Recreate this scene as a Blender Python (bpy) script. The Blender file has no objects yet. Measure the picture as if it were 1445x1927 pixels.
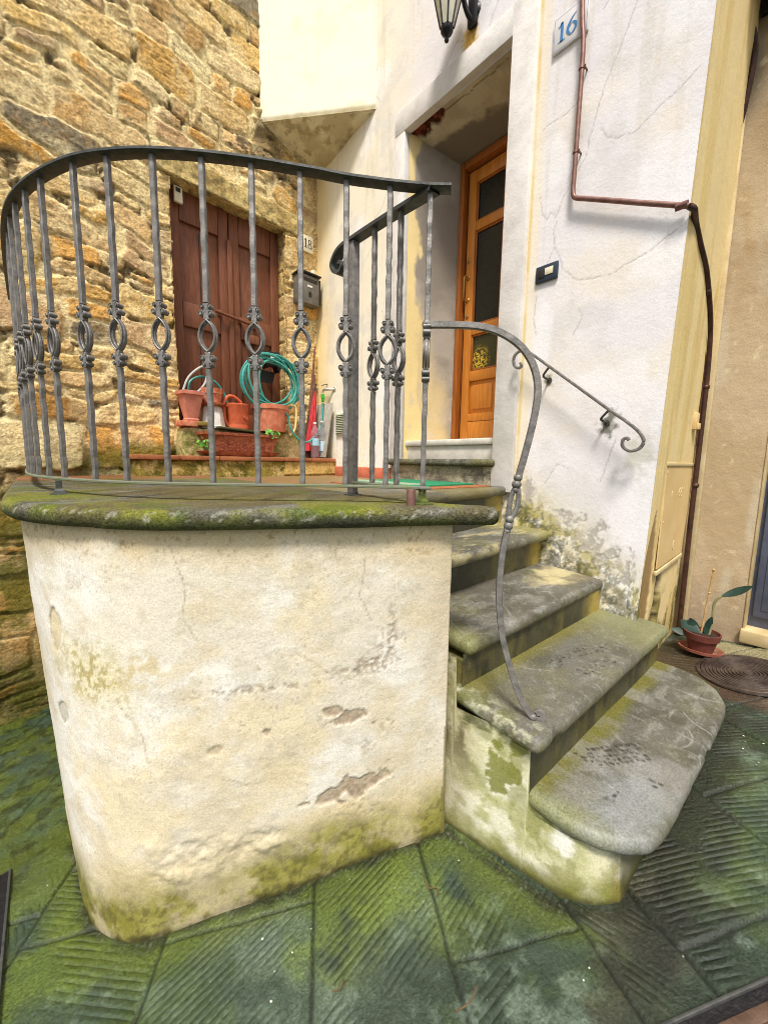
import bpy, bmesh, math, random
import numpy as np
from mathutils import Vector, Matrix
random.seed(7)
RNG = np.random.default_rng(11)
SC = bpy.context.scene
COL = SC.collection
R = math.radians

# ------------------------------------------------------------------ colour + noise
def S(r, g, b):
    c = np.array([r, g, b], float) / 255
    return np.where(c <= .04045, c / 12.92, ((c + .055) / 1.055) ** 2.4)

def _h(ix, iy, iz, seed):
    n = (ix * 374761393 + iy * 668265263 + iz * 2147483647 + seed * 974711) & 0xFFFFFFFF
    n = ((n ^ (n >> 13)) * 1274126177) & 0xFFFFFFFF
    n = ((n ^ (n >> 16)) * 2246822519) & 0xFFFFFFFF
    n = n ^ (n >> 15)
    return (n & 0xFFFFFF) / float(0xFFFFFF)

def vnoise(P, seed=0):
    I = np.floor(P).astype(np.int64); f = P - I
    f = f * f * f * (f * (f * 6 - 15) + 10)
    out = 0
    for dx in (0, 1):
        wx = f[..., 0] if dx else 1 - f[..., 0]
        for dy in (0, 1):
            wy = f[..., 1] if dy else 1 - f[..., 1]
            for dz in (0, 1):
                wz = f[..., 2] if dz else 1 - f[..., 2]
                out = out + wx * wy * wz * _h(I[..., 0] + dx, I[..., 1] + dy, I[..., 2] + dz, seed)
    return out

def fbm(P, scale, octv=4, seed=0, gain=.56):
    P = np.asarray(P, float) * scale
    if octv > 3: octv += 1
    a, s, t = 1., 0., 0.
    for o in range(octv):
        s = s + a * vnoise(P + 17.3 * o, seed + o * 13); t += a
        a *= gain; P = P * 2.03
    return s / t

def sst(a, b, x):
    t = np.clip((x - a) / (b - a), 0, 1)
    return t * t * (3 - 2 * t)

def mixc(c, d, m):
    return c * (1 - m[..., None]) + np.asarray(d) * m[..., None]

def blob(P, c, r, seed=0, warp=.6, sc=None, soft=.35):
    """mask of an uneven patch at world point c with radii r"""
    d = np.sqrt(sum(((P[..., k] - c[k]) / r[k]) ** 2 for k in range(3)))
    s = sc or 1.2 / min(x for x in r if x < 5)
    return 1 - sst(1 - soft, 1 + soft, d + warp * 2 * (fbm(P, s, 4, seed) - .5))

def blob2(A, B, c, r, seed=0, warp=.6, soft=.25, sc=None):
    P = np.stack([A, B, np.zeros_like(A)], -1)
    return blob(P, (c[0], c[1], 0), (r[0], r[1], 9.), seed, warp, sc or 1.5 / min(r), soft)

def polydist(A, B, pts):
    d = np.full(A.shape, 9.)
    for (x0, y0), (x1, y1) in zip(pts[:-1], pts[1:]):
        ex, ey = x1 - x0, y1 - y0; L = ex * ex + ey * ey + 1e-12
        t = np.clip(((A - x0) * ex + (B - y0) * ey) / L, 0, 1)
        d = np.minimum(d, np.hypot(A - x0 - t * ex, B - y0 - t * ey))
    return d

# ------------------------------------------------------------------ materials
def _nt(name):
    m = bpy.data.materials.new(name); m.use_nodes = True
    nt = m.node_tree; b = nt.nodes['Principled BSDF']
    return m, nt, b

def _bump(nt, b, specs, src='Object'):
    tc = nt.nodes.new('ShaderNodeTexCoord'); prev = None
    for sc, st, dist in specs:
        n = nt.nodes.new('ShaderNodeTexNoise'); n.inputs['Scale'].default_value = sc; n.inputs['Detail'].default_value = 6
        n.inputs['Roughness'].default_value = .62
        nt.links.new(tc.outputs[src], n.inputs['Vector'])
        bp = nt.nodes.new('ShaderNodeBump'); bp.inputs['Strength'].default_value = st; bp.inputs['Distance'].default_value = dist
        nt.links.new(n.outputs['Fac'], bp.inputs['Height'])
        if prev: nt.links.new(prev.outputs['Normal'], bp.inputs['Normal'])
        prev = bp
    if prev: nt.links.new(prev.outputs['Normal'], b.inputs['Normal'])
    return tc, prev

def attr_mat(name, rough=.85, spec=.3, bumps=((45, .5, .01), (220, .5, .003)), var=.35, vscale=90, speck=0., groove=False):
    m, nt, b = _nt(name)
    b.inputs['Roughness'].default_value = rough; b.inputs['Specular IOR Level'].default_value = spec
    at = nt.nodes.new('ShaderNodeAttribute'); at.attribute_name = 'Col'
    tc, prev = _bump(nt, b, bumps)
    n = nt.nodes.new('ShaderNodeTexNoise'); n.inputs['Scale'].default_value = vscale; n.inputs['Detail'].default_value = 8; n.inputs['Roughness'].default_value = .7
    nt.links.new(tc.outputs['Object'], n.inputs['Vector'])
    mr = nt.nodes.new('ShaderNodeMapRange'); mr.inputs['From Min'].default_value = .34; mr.inputs['From Max'].default_value = .66
    mr.inputs['To Min'].default_value = 1 - var; mr.inputs['To Max'].default_value = 1 + var
    nt.links.new(n.outputs['Fac'], mr.inputs['Value'])
    mx = nt.nodes.new('ShaderNodeVectorMath'); mx.operation = 'SCALE'
    nt.links.new(at.outputs['Color'], mx.inputs[0]); nt.links.new(mr.outputs['Result'], mx.inputs['Scale'])
    last = mx.outputs[0]
    if speck:
        v = nt.nodes.new('ShaderNodeTexNoise'); v.inputs['Scale'].default_value = 260; v.inputs['Detail'].default_value = 2
        nt.links.new(tc.outputs['Object'], v.inputs['Vector'])
        r2 = nt.nodes.new('ShaderNodeMapRange'); r2.inputs['From Min'].default_value = .27; r2.inputs['From Max'].default_value = .36
        r2.inputs['To Min'].default_value = 1 - speck; r2.inputs['To Max'].default_value = 1
        nt.links.new(v.outputs['Fac'], r2.inputs['Value'])
        m2 = nt.nodes.new('ShaderNodeVectorMath'); m2.operation = 'SCALE'
        nt.links.new(last, m2.inputs[0]); nt.links.new(r2.outputs['Result'], m2.inputs['Scale']); last = m2.outputs[0]
    nt.links.new(last, b.inputs['Base Color'])
    if groove:
        ga = nt.nodes.new('ShaderNodeAttribute'); ga.attribute_name = 'gu'
        gm = nt.nodes.new('ShaderNodeAttribute'); gm.attribute_name = 'gm'
        nz = nt.nodes.new('ShaderNodeTexNoise'); nz.inputs['Scale'].default_value = 38; nz.inputs['Detail'].default_value = 3
        nt.links.new(tc.outputs['Object'], nz.inputs['Vector'])
        a1 = nt.nodes.new('ShaderNodeMath'); a1.operation = 'MULTIPLY_ADD'; a1.inputs[1].default_value = .0035
        nt.links.new(nz.outputs['Fac'], a1.inputs[0]); nt.links.new(ga.outputs['Fac'], a1.inputs[2])
        a2 = nt.nodes.new('ShaderNodeMath'); a2.operation = 'MULTIPLY'; a2.inputs[1].default_value = math.pi / .0165
        nt.links.new(a1.outputs[0], a2.inputs[0])
        a3 = nt.nodes.new('ShaderNodeMath'); a3.operation = 'SINE'; nt.links.new(a2.outputs[0], a3.inputs[0])
        ab = nt.nodes.new('ShaderNodeMath'); ab.operation = 'ABSOLUTE'; nt.links.new(a3.outputs[0], ab.inputs[0]); ag = nt.nodes.new('ShaderNodeMath'); ag.operation = 'SUBTRACT'; ag.inputs[1].default_value = 1; nt.links.new(ab.outputs[0], ag.inputs[0])
        a4 = nt.nodes.new('ShaderNodeMath'); a4.operation = 'MULTIPLY'; nt.links.new(ag.outputs[0], a4.inputs[0]); nt.links.new(gm.outputs['Fac'], a4.inputs[1])
        bp = nt.nodes.new('ShaderNodeBump'); bp.inputs['Strength'].default_value = 1.; bp.inputs['Distance'].default_value = .0032
        nt.links.new(a4.outputs[0], bp.inputs['Height']); nt.links.new(prev.outputs['Normal'], bp.inputs['Normal'])
        nt.links.new(bp.outputs['Normal'], b.inputs['Normal'])
        # dirt lodged in the chisel grooves
        d1 = nt.nodes.new('ShaderNodeMapRange'); d1.inputs['From Min'].default_value = -1; d1.inputs['From Max'].default_value = -.35; d1.inputs['To Min'].default_value = .42; d1.inputs['To Max'].default_value = 1
        nt.links.new(a4.outputs[0], d1.inputs['Value']); m3 = nt.nodes.new('ShaderNodeVectorMath'); m3.operation = 'SCALE'
        nt.links.new(last, m3.inputs[0]); nt.links.new(d1.outputs['Result'], m3.inputs['Scale']); nt.links.new(m3.outputs[0], b.inputs['Base Color'])
    return m

def mat(name, c, rough=.6, metal=0., var=.25, vs=30, bumps=((60, .3, .004),), c2=None, spec=.4, alpha_glass=False, stretch=None, amt=(.35, .65), c3=None):
    m, nt, b = _nt(name)
    b.inputs['Roughness'].default_value = rough; b.inputs['Metallic'].default_value = metal; b.inputs['Specular IOR Level'].default_value = spec
    tc, _ = _bump(nt, b, bumps)
    n = nt.nodes.new('ShaderNodeTexNoise'); n.inputs['Scale'].default_value = vs; n.inputs['Detail'].default_value = 7; n.inputs['Roughness'].default_value = .65
    if stretch:
        mp = nt.nodes.new('ShaderNodeMapping'); mp.inputs['Scale'].default_value = stretch
        nt.links.new(tc.outputs['Object'], mp.inputs['Vector']); nt.links.new(mp.outputs['Vector'], n.inputs['Vector'])
    else: nt.links.new(tc.outputs['Object'], n.inputs['Vector'])
    cr = nt.nodes.new('ShaderNodeValToRGB')
    c = np.array(c); d = np.array(c2) if c2 is not None else c * (1 + var); e = c if c2 is not None else c * (1 - var)
    cr.color_ramp.elements[0].position = amt[0]; cr.color_ramp.elements[1].position = amt[1]
    cr.color_ramp.elements[0].color = (*e, 1); cr.color_ramp.elements[1].color = (*d, 1)
    if c3 is not None:
        e3 = cr.color_ramp.elements.new(min(1., amt[1] + .06)); e3.color = (*c3, 1)
    nt.links.new(n.outputs['Fac'], cr.inputs['Fac']); nt.links.new(cr.outputs['Color'], b.inputs['Base Color'])
    return m

M = {}
M['relief_glass'] = attr_mat('amber relief glass', .25, .4, ((160, .4, .003),), .2, 160)
M['plaster'] = attr_mat('painted plaster', .9, .2, ((7, .12, .03), (60, .16, .008), (330, .35, .002)), .05, 120)
M['rough_plaster'] = attr_mat('rough weathered plaster', .92, .2, ((10, .25, .02), (75, .15, .008), (380, .35, .002)), .16, 200, .3)
M['rubble'] = attr_mat('rubble masonry', .95, .15, ((28, .5, .012), (90, .8, .008), (300, .7, .003)), .40, 70)
M['paving'] = attr_mat('mossy chiselled paving', .4, .5, ((30, .4, .006), (120, .7, .004), (420, .6, .002)), .55, 150, .35, groove=True)
M['tread'] = attr_mat('worn grey sandstone', .5, .45, ((25, .2, .005), (140, .45, .003), (420, .5, .0015)), .36, 170, .3)
M['mossy'] = attr_mat('mossy stone', .9, .2, ((30, .6, .012), (120, .9, .006), (400, .7, .003)), .5, 130, .45)
M['iron'] = mat('hammered wrought iron', S(94, 91, 88), .45, .25, c2=S(142, 137, 131), c3=S(120, 96, 80), amt=(.3, .66), vs=40, bumps=((70, .5, .004), (300, .3, .0015)))
M['iron_dark'] = mat('dark wrought iron', S(58, 60, 58), .55, .3, c2=S(86, 86, 82), vs=40, bumps=((90, .5, .003),))
M['iron_moss'] = mat('mossy iron', S(96, 108, 40), .85, 0, c2=S(60, 64, 40), vs=60, bumps=((140, .8, .004),))
M['iron_green'] = mat('iron with green bloom', S(120, 122, 112), .7, .1, c2=S(110, 118, 80), vs=30, bumps=((140, .5, .003),))
M['copper'] = mat('brown copper pipe', S(112, 76, 66), .45, .4, c2=S(140, 106, 96), vs=25, bumps=((60, .15, .002),))
M['brown_pipe'] = mat('dark brown pipe', S(52, 34, 28), .45, .2, c2=S(88, 56, 42), vs=20, bumps=((60, .15, .002),))
M['terracotta'] = mat('terracotta', S(178, 88, 56), .8, 0, c2=S(222, 152, 120), amt=(.4, .62), vs=22, bumps=((120, .3, .002),))
M['terracotta_dark'] = mat('dark terracotta', S(134, 66, 44), .8, 0, c2=S(182, 108, 74), amt=(.4, .62), vs=30, bumps=((120, .4, .003),))
M['terracotta_pink'] = mat('pink terracotta plastic', S(190, 114, 94), .65, 0, c2=S(212, 138, 116), vs=20, bumps=((120, .15, .001),))
M['orange_pl'] = mat('orange plastic', S(184, 80, 46), .5, 0, c2=S(208, 108, 70), vs=20, bumps=((100, .1, .001),))
M['orange_pot'] = mat('orange plastic pot', S(188, 100, 68), .6, 0, c2=S(212, 138, 106), amt=(.4, .64), vs=16, bumps=((100, .1, .001),))
M['white_pl'] = mat('white plastic', S(222, 218, 210), .55, 0, c2=S(198, 190, 178), vs=14, bumps=((100, .1, .001),))
M['black_pl'] = mat('black plastic', S(32, 34, 36), .4, 0, var=.2, bumps=((100, .1, .001),))
M['hose'] = mat('teal hose', S(44, 128, 118), .45, 0, c2=S(76, 160, 148), vs=18, bumps=((200, .1, .001),))
M['hose_grey'] = mat('grey hose', S(176, 176, 170), .5, 0, var=.12, bumps=())
M['cream_pl'] = mat('cream plastic', S(226, 208, 140), .5, 0, var=.1, bumps=())
M['green_pl'] = mat('green plastic', S(64, 168, 44), .4, 0, var=.1, bumps=())
M['red_cloth'] = mat('red cloth', S(170, 40, 46), .85, 0, c2=S(198, 60, 64), vs=30, bumps=((200, .3, .002),))
M['stick'] = mat('brown wood stick', S(96, 62, 48), .8, 0, c2=S(128, 88, 66), vs=40, bumps=((120, .5, .003),))
M['board'] = mat('grey board', S(176, 170, 156), .85, 0, c2=S(150, 144, 130), vs=20, bumps=((120, .3, .002),))
M['brass'] = mat('aged brass', S(176, 132, 74), .35, .8, var=.2, bumps=())
M['steel'] = mat('pale metal', S(196, 190, 178), .35, .7, var=.1, bumps=())
M['oak'] = mat('varnished orange wood', S(182, 106, 32), .42, 0, c2=S(214, 140, 56), vs=9, bumps=((30, .12, .002),), stretch=(8, 8, .6), amt=(.3, .7))
M['oak_dark'] = mat('dark varnished wood', S(140, 76, 24), .45, 0, c2=S(172, 100, 38), vs=9, bumps=((30, .12, .002),), stretch=(8, 8, .6))
M['brown_door'] = mat('brown painted wood', S(104, 58, 36), .55, 0, c2=S(128, 78, 52), vs=10, bumps=((40, .3, .003), (160, .2, .001)), stretch=(6, 6, .8))
M['glass_dark'] = mat('dark ripple glass', S(26, 28, 26), .22, 0, c2=S(34, 36, 32), vs=6, bumps=((110, .35, .003),), spec=.35)
M['glass_gold'] = mat('amber ripple glass', S(40, 40, 28), .3, 0, c2=S(196, 150, 30), vs=110, bumps=((110, .5, .003),), spec=.4, amt=(.5, .66))
M['white_paint'] = mat('off white stone', S(214, 208, 196), .85, 0, c2=S(190, 184, 172), vs=14, bumps=((90, .4, .003),))
M['surround'] = mat('white door surround', S(226, 221, 216), .9, 0, c2=S(200, 195, 188), vs=7, bumps=((20, .3, .01), (140, .4, .003)), amt=(.42, .75))
M['blue_door'] = mat('grey blue painted metal', S(78, 84, 104), .6, 0, c2=S(92, 98, 116), vs=14, bumps=((80, .2, .002),))
M['cream_paint'] = mat('cream trunking', S(210, 190, 148), .7, 0, c2=S(184, 162, 116), vs=10, bumps=((60, .2, .003),))
M['tile_red'] = mat('red tile', S(186, 98, 70), .7, 0, c2=S(206, 122, 92), vs=20, bumps=((100, .2, .002),))
M['tile_brown'] = mat('brown tile', S(138, 82, 48), .7, 0, c2=S(172, 108, 68), vs=16, bumps=((100, .3, .002),))
M['plate'] = mat('white enamel', S(222, 218, 216), .35, 0, var=.04, bumps=())
M['plate_cream'] = mat('cream marble', S(226, 216, 188), .6, 0, var=.08, bumps=())
M['ink_blue'] = mat('blue enamel', S(66, 128, 186), .4, 0, var=.05, bumps=())
M['ink_black'] = mat('black enamel', S(40, 36, 34), .5, 0, var=.05, bumps=())
M['slate'] = mat('dark blue grey plastic', S(44, 54, 66), .4, 0, var=.1, bumps=())
M['mail'] = mat('grey painted steel', S(104, 100, 94), .5, .3, c2=S(126, 120, 112), vs=20, bumps=())
M['mail_dark'] = mat('dark steel', S(56, 54, 50), .5, .3, var=.15, bumps=())
M['lamp_metal'] = mat('black lantern metal', S(36, 36, 38), .45, .4, var=.2, bumps=((120, .3, .002),))
M['lamp_glass'] = mat('ribbed cream lantern glass', S(212, 206, 184), .25, 0, c2=S(190, 184, 160), vs=20, bumps=(), spec=.5)
M['rubble_chip'] = mat('brown stone chip', S(168, 134, 96), .9, 0, var=.2, bumps=((80, .6, .006),))
M['leaf'] = mat('green leaf', S(70, 122, 40), .5, 0, c2=S(110, 170, 64), vs=30, bumps=((80, .2, .002),))
M['leaf_dark'] = mat('dark green leaf', S(22, 44, 36), .5, 0, c2=S(40, 66, 50), vs=30, bumps=((80, .2, .002),))
M['stem'] = mat('pale stem', S(128, 124, 84), .7, 0, c2=S(150, 140, 96), vs=30, bumps=())
M['cane'] = mat('bamboo cane', S(196, 160, 104), .6, 0, c2=S(170, 130, 80), vs=30, bumps=())
M['saucer_clay'] = mat('wet clay saucer', S(136, 78, 62), .6, 0, c2=S(162, 100, 80), vs=24, bumps=((100, .3, .002),))
M['soil'] = mat('potting soil', S(52, 38, 30), .95, 0, var=.4, vs=90, bumps=((120, 1, .01),))
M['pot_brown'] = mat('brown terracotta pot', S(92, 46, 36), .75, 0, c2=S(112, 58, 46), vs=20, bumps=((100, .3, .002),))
M['cast_iron'] = mat('wet cast iron', S(62, 50, 46), .38, .5, c2=S(112, 98, 88), vs=14, bumps=((90, .4, .003),))
M['rust'] = mat('rusty channel', S(84, 64, 52), .6, .3, c2=S(112, 88, 72), vs=30, bumps=((120, .5, .003),))
M['pit'] = mat('wet black channel and gap shade', S(24, 22, 24), .5, 0, var=.3, bumps=((60, .6, .01),))
M['mat_green'] = mat('green mat', S(20, 110, 74), .8, 0, c2=S(44, 140, 98), vs=60, bumps=((200, .6, .004),))
M['mat_pale'] = mat('pale mat bristle', S(190, 196, 170), .8, 0, var=.15, bumps=())
M['petal'] = mat('pale petals', S(232, 228, 206), .7, 0, var=.1, bumps=())
M['twig'] = mat('dry twig', S(96, 76, 50), .8, 0, var=.2, bumps=())
M['yellow_panel'] = mat('yellow painted panel', S(216, 188, 134), .7, 0, c2=S(204, 172, 116), vs=5, bumps=((50, .12, .003),))

def pet_mat(name, c):
    m, nt, b = _nt(name)
    b.inputs['Base Color'].default_value = (*c, 1); b.inputs['Roughness'].default_value = .08
    b.inputs['Transmission Weight'].default_value = .85; b.inputs['IOR'].default_value = 1.15
    n = nt.nodes.new('ShaderNodeTexNoise'); n.inputs['Scale'].default_value = 80
    bp = nt.nodes.new('ShaderNodeBump'); bp.inputs['Strength'].default_value = .3; bp.inputs['Distance'].default_value = .004
    nt.links.new(n.outputs['Fac'], bp.inputs['Height']); nt.links.new(bp.outputs['Normal'], b.inputs['Normal'])
    return m
M['pet'] = pet_mat('clear bottle plastic', S(232, 240, 244))
M['pet_pink'] = pet_mat('pink tinted bottle plastic', S(244, 206, 214))
M['label_blue'] = mat('blue bottle label', S(110, 170, 190), .5, 0, c2=S(190, 214, 222), vs=60, bumps=())
M['label_white'] = mat('white bottle label', S(206, 222, 228), .5, 0, c2=S(150, 186, 206), vs=70, bumps=())

# ------------------------------------------------------------------ object helpers
def tag(o, label, cat, group=None):
    o['label'] = label; o['category'] = cat
    if group: o['group'] = group
    return o

def thing(name, label, cat, loc=(0, 0, 0), group=None):
    o = bpy.data.objects.new(name, None); COL.objects.link(o); o.location = loc
    o.empty_display_size = .05
    return tag(o, label, cat, group)

def attach(o, parent):
    if parent is not None:
        o.parent = parent
        if parent.type == 'EMPTY': o.location = -Vector(parent.location)
    return o

def mesh_obj(name, V, F, material, parent=None, smooth=30):
    me = bpy.data.meshes.new(name); me.from_pydata([tuple(v) for v in V], [], F); me.update()
    o = bpy.data.objects.new(name, me); COL.objects.link(o); me.materials.append(material)
    if smooth:
        me.shade_smooth(); me.set_sharp_from_angle(angle=R(smooth))
    return attach(o, parent)

def grid_obj(name, P, C, material, parent=None, mask=None, flip=False, attrs=None, wrap=False):
    nu, nv = P.shape[:2]
    V = P.reshape(-1, 3).astype(np.float32)
    I = np.arange(nu * nv).reshape(nu, nv)
    if wrap: I = np.vstack([I, I[:1]])
    q = np.stack([I[:-1, :-1], I[1:, :-1], I[1:, 1:], I[:-1, 1:]], -1)
    q = q[mask] if mask is not None else q.reshape(-1, 4)
    q = q.reshape(-1, 4)
    if flip: q = q[:, ::-1]
    n = len(q)
    me = bpy.data.meshes.new(name)
    me.vertices.add(len(V)); me.vertices.foreach_set('co', V.ravel())
    me.loops.add(n * 4); me.loops.foreach_set('vertex_index', q.ravel().astype(np.int32))
    me.polygons.add(n); me.polygons.foreach_set('loop_start', np.arange(0, n * 4, 4, dtype=np.int32))
    me.update(calc_edges=True); me.validate()
    me.shade_smooth()
    if C is not None:
        a = me.color_attributes.new('Col', 'FLOAT_COLOR', 'POINT')
        c4 = np.ones((len(V), 4), np.float32); c4[:, :3] = np.clip(C.reshape(-1, 3), .004, .9)
        a.data.foreach_set('color', c4.ravel())
    for k, v in (attrs or {}).items():
        a = me.attributes.new(k, 'FLOAT', 'POINT'); a.data.foreach_set('value', v.ravel().astype(np.float32))
    me.materials.append(material)
    o = bpy.data.objects.new(name, me); COL.objects.link(o)
    return attach(o, parent)

def cr(pts, n=8, closed=False):
    """Catmull-Rom through points"""
    P = [np.array(p, float) for p in pts]; out = []
    N = len(P); rng = N if closed else N - 1
    for i in range(rng):
        p0 = P[(i - 1) % N] if closed or i > 0 else 2 * P[0] - P[1]
        p1, p2 = P[i], P[(i + 1) % N]
        p3 = P[(i + 2) % N] if closed or i + 2 < N else 2 * P[-1] - P[-2]
        for k in range(n):
            t = k / n
            out.append(.5 * ((2 * p1) + (p2 - p0) * t + (2 * p0 - 5 * p1 + 4 * p2 - p3) * t * t + (3 * p1 - p0 - 3 * p2 + p3) * t ** 3))
    if not closed: out.append(P[-1])
    return np.array(out)

def resample(P, step):
    P = np.asarray(P, float); d = np.r_[0, np.cumsum(np.linalg.norm(np.diff(P, axis=0), axis=1))]
    n = max(2, int(round(d[-1] / step)) + 1); t = np.linspace(0, d[-1], n)
    return np.stack([np.interp(t, d, P[:, k]) for k in range(P.shape[1])], -1)

class MB:
    def __init__(s): s.V, s.F = [], []
    def add(s, V, F):
        o = len(s.V); s.V += [tuple(v) for v in V]; s.F += [tuple(i + o for i in f) for f in F]; return s
    def box(s, c, size, rotz=0, bev=.003, rot=None):
        bm = bmesh.new(); bmesh.ops.create_cube(bm, size=1)
        bmesh.ops.scale(bm, vec=size, verts=bm.verts)
        if bev: bmesh.ops.bevel(bm, geom=bm.edges[:], offset=min(bev, min(size) * .45), segments=2, affect='EDGES', profile=.5)
        Mx = Matrix.Translation(c) @ (rot.to_4x4() if rot is not None else Matrix.Rotation(rotz, 4, 'Z'))
        bm.transform(Mx); bm.verts.index_update()
        s.add([v.co[:] for v in bm.verts], [[v.index for v in f.verts] for f in bm.faces]); bm.free(); return s
    def tube(s, path, r, sides=10, closed=False, rect=None, up=(0, 0, 1), cap=True, twist=0):
        P = [Vector(p) for p in path]; n = len(P)
        rs = r if hasattr(r, '__len__') else [r] * n
        V = []
        ref = Vector(up)
        for i in range(n):
            a = P[(i - 1) % n] if (closed or i > 0) else P[0]; b = P[(i + 1) % n] if (closed or i < n - 1) else P[-1]
            t = (b - a).normalized()
            side = ref.cross(t)
            if side.length < 1e-4: side = Vector((1, 0, 0)).cross(t)
            side.normalize(); u = t.cross(side)
            if rect is None: ref = u if abs(ref.dot(t)) > .9 or True else ref
            if rect:
                w, h = rect; k = rs[i]
                prof = [(-w, -h), (w, -h), (w, h), (-w, h)] if sides == 4 else [(-w, -h * .6), (-w * .8, -h), (w * .8, -h), (w, -h * .6), (w, h * .6), (w * .8, h), (-w * .8, h), (-w, h * .6)]
                V += [P[i] + side * x * k + u * y * k for x, y in prof]
            else:
                V += [P[i] + (side * math.cos(2 * math.pi * j / sides + twist) + u * math.sin(2 * math.pi * j / sides + twist)) * rs[i] for j in range(sides)]
        m = len(V) // n; F = []
        for i in range(n if closed else n - 1):
            i2 = (i + 1) % n
            for j in range(m): F.append((i * m + j, i * m + (j + 1) % m, i2 * m + (j + 1) % m, i2 * m + j))
        if cap and not closed: F += [tuple(range(m))[::-1], tuple((n - 1) * m + j for j in range(m))]
        return s.add(V, F)
    def lathe(s, prof, c, seg=28, rotm=None, sx=1, sy=1, square=0):
        V, F = [], []; n = len(prof)
        for i in range(seg):
            a = 2 * math.pi * i / seg; ca, sa = math.cos(a), math.sin(a)
            if square:
                k = 1 / max(abs(ca), abs(sa)); k = 1 + (k - 1) * square
                ca, sa = ca * k, sa * k
            for r, z in prof:
                v = Vector((r * ca * sx, r * sa * sy, z))
                if rotm is not None: v = rotm @ v
                V.append(v + Vector(c))
        for i in range(seg):
            for j in range(n - 1):
                a, b = i * n + j, ((i + 1) % seg) * n + j
                F.append((a, b, b + 1, a + 1))
        return s.add(V, F)
    def prism(s, poly, o, ax, ay, az, depth):
        o, ax, ay, az = map(Vector, (o, ax, ay, az)); n = len(poly)
        V = [o + ax * x + ay * y for x, y in poly] + [o + ax * x + ay * y + az * depth for x, y in poly]
        F = [tuple(range(n))[::-1], tuple(range(n, 2 * n))] + [(i, (i + 1) % n, n + (i + 1) % n, n + i) for i in range(n)]
        return s.add(V, F)
    def ball(s, c, r, seg=12):
        pr = [(max(1e-5, r * math.sin(math.pi * k / 8)), -r * math.cos(math.pi * k / 8)) for k in range(9)]
        return s.lathe(pr, c, seg)
    def build(s, name, material, parent=None, smooth=35):
        return mesh_obj(name, s.V, s.F, material, parent, smooth)

def offset_poly(P, d, closed=True):
    P = np.asarray(P, float); n = len(P)
    out = []
    for i in range(n):
        a = P[i - 1] if (closed or i) else P[i]; b = P[(i + 1) % n] if (closed or i < n - 1) else P[i]
        t = b - a; t /= np.linalg.norm(t) + 1e-9
        out.append(P[i] + d * np.array([t[1], -t[0]]))
    return np.array(out)

# ------------------------------------------------------------------ the two house directions
WA = np.array([2.0, 3.237]); WD = np.array([math.cos(R(5)), math.sin(R(5))]); WNV = np.array([WD[1], -WD[0]])   # along / out of stone wall
def sw(x, off=0., z=0.):
    """point at world x on the stone wall, off metres in front of it"""
    a = (x - WA[0] - WNV[0] * off) / WD[0]
    p = WA + WD * a + WNV * off
    return Vector((p[0], p[1], z))
SWR = R(5)
XW = 2.0
def G(x, y): return .08 * (x - .87) - .15 * (y - .65) - .045 * np.exp(-((x - 1.02) / .30) ** 2 - ((y - .38) / .24) ** 2)
GN = Vector((-.08, .15, 1)).normalized()
def yc(z): return .557 - .024 * (z - .39)

# ================================================================== GROUND
def lines(a, b, step): return np.arange(a, b, step)
gx = np.r_[np.linspace(-7, -.5, 14), lines(-.3, 2.75, .0055), np.linspace(2.9, 8, 12)]
gy = np.r_[np.linspace(-7, -.4, 14), lines(-.22, 1.62, .0055), lines(1.63, 3.4, .014), np.linspace(3.6, 9, 10)]
X, Y = np.meshgrid(gx, gy, indexing='ij')
P3 = np.stack([X, Y, X * 0], -1)
ud, vd = np.array([.848, -.53]), np.array([.53, .848])
U = X * ud[0] + Y * ud[1] + .012 * (fbm(P3, 7, 3, 3) - .5); Vv = X * vd[0] + Y * vd[1] + .012 * (fbm(P3, 7, 3, 4) - .5)
ub = [-1.6, -1.15, -.78, -.394, -.0236, .283, .60, .76, 1.14, 1.5, 1.95, 2.4, 2.9]
ci = np.searchsorted(ub, U)
d = np.min([np.abs(U - b) for b in ub], axis=0)
vbs = {}
rr = random.Random(5)
for i in range(len(ub) + 1):
    o = rr.uniform(-.3, .1); vbs[i] = [o + k * .62 + rr.uniform(-.08, .08) for k in range(-6, 10)]
vbs[6] = [-.5, .05, .716, 1.4, 2.1]; vbs[5] = [-.6, .02, 1.1, 1.9]; vbs[4] = [-.7, .0, .93, 1.7, 2.4]; vbs[3] = [-.8, -.1, .62, 1.02, 1.24, 1.85, 2.5]
vbs[7] = [-.6, .0, 1.3]; vbs[8] = [-.9, -.4, .62, 1.2]; vbs[9] = [-.7, .3, .92, 1.5]
rj = np.zeros(X.shape, int); dv = np.full(X.shape, 9.)
for i, b in vbs.items():
    m = ci == i
    if m.any():
        rj[m] = np.searchsorted(b, Vv[m]); dv[m] = np.min([np.abs(Vv[m] - q) for q in b], axis=0)
jd = np.minimum(d, dv)
gang = {}
for i in range(len(ub) + 1):
    for j in range(18): gang[(i, j)] = R(rr.choice([-45, -30, 5, 0, -60, -90]) + rr.uniform(-6, 6))
for j in range(18):
    gang[(5, j)] = R(5); gang[(4, j)] = R(6); gang[(3, j)] = R(-51); gang[(6, j)] = R(-4); gang[(7, j)] = R(-93); gang[(8, j)] = R(-40); gang[(9, j)] = R(-46); gang[(10, j)] = R(-48)
gang[(6, 3)] = R(9)
ang = np.zeros(X.shape); lift = np.zeros(X.shape)
for (i, j), a in gang.items():
    m = (ci == i) & (rj == j); ang[m] = a; lift[m] = rr.uniform(-.002, .002)
gu = X * -np.sin(ang) + Y * np.cos(ang)
wear = fbm(P3, 5, 4, 21)
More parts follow.
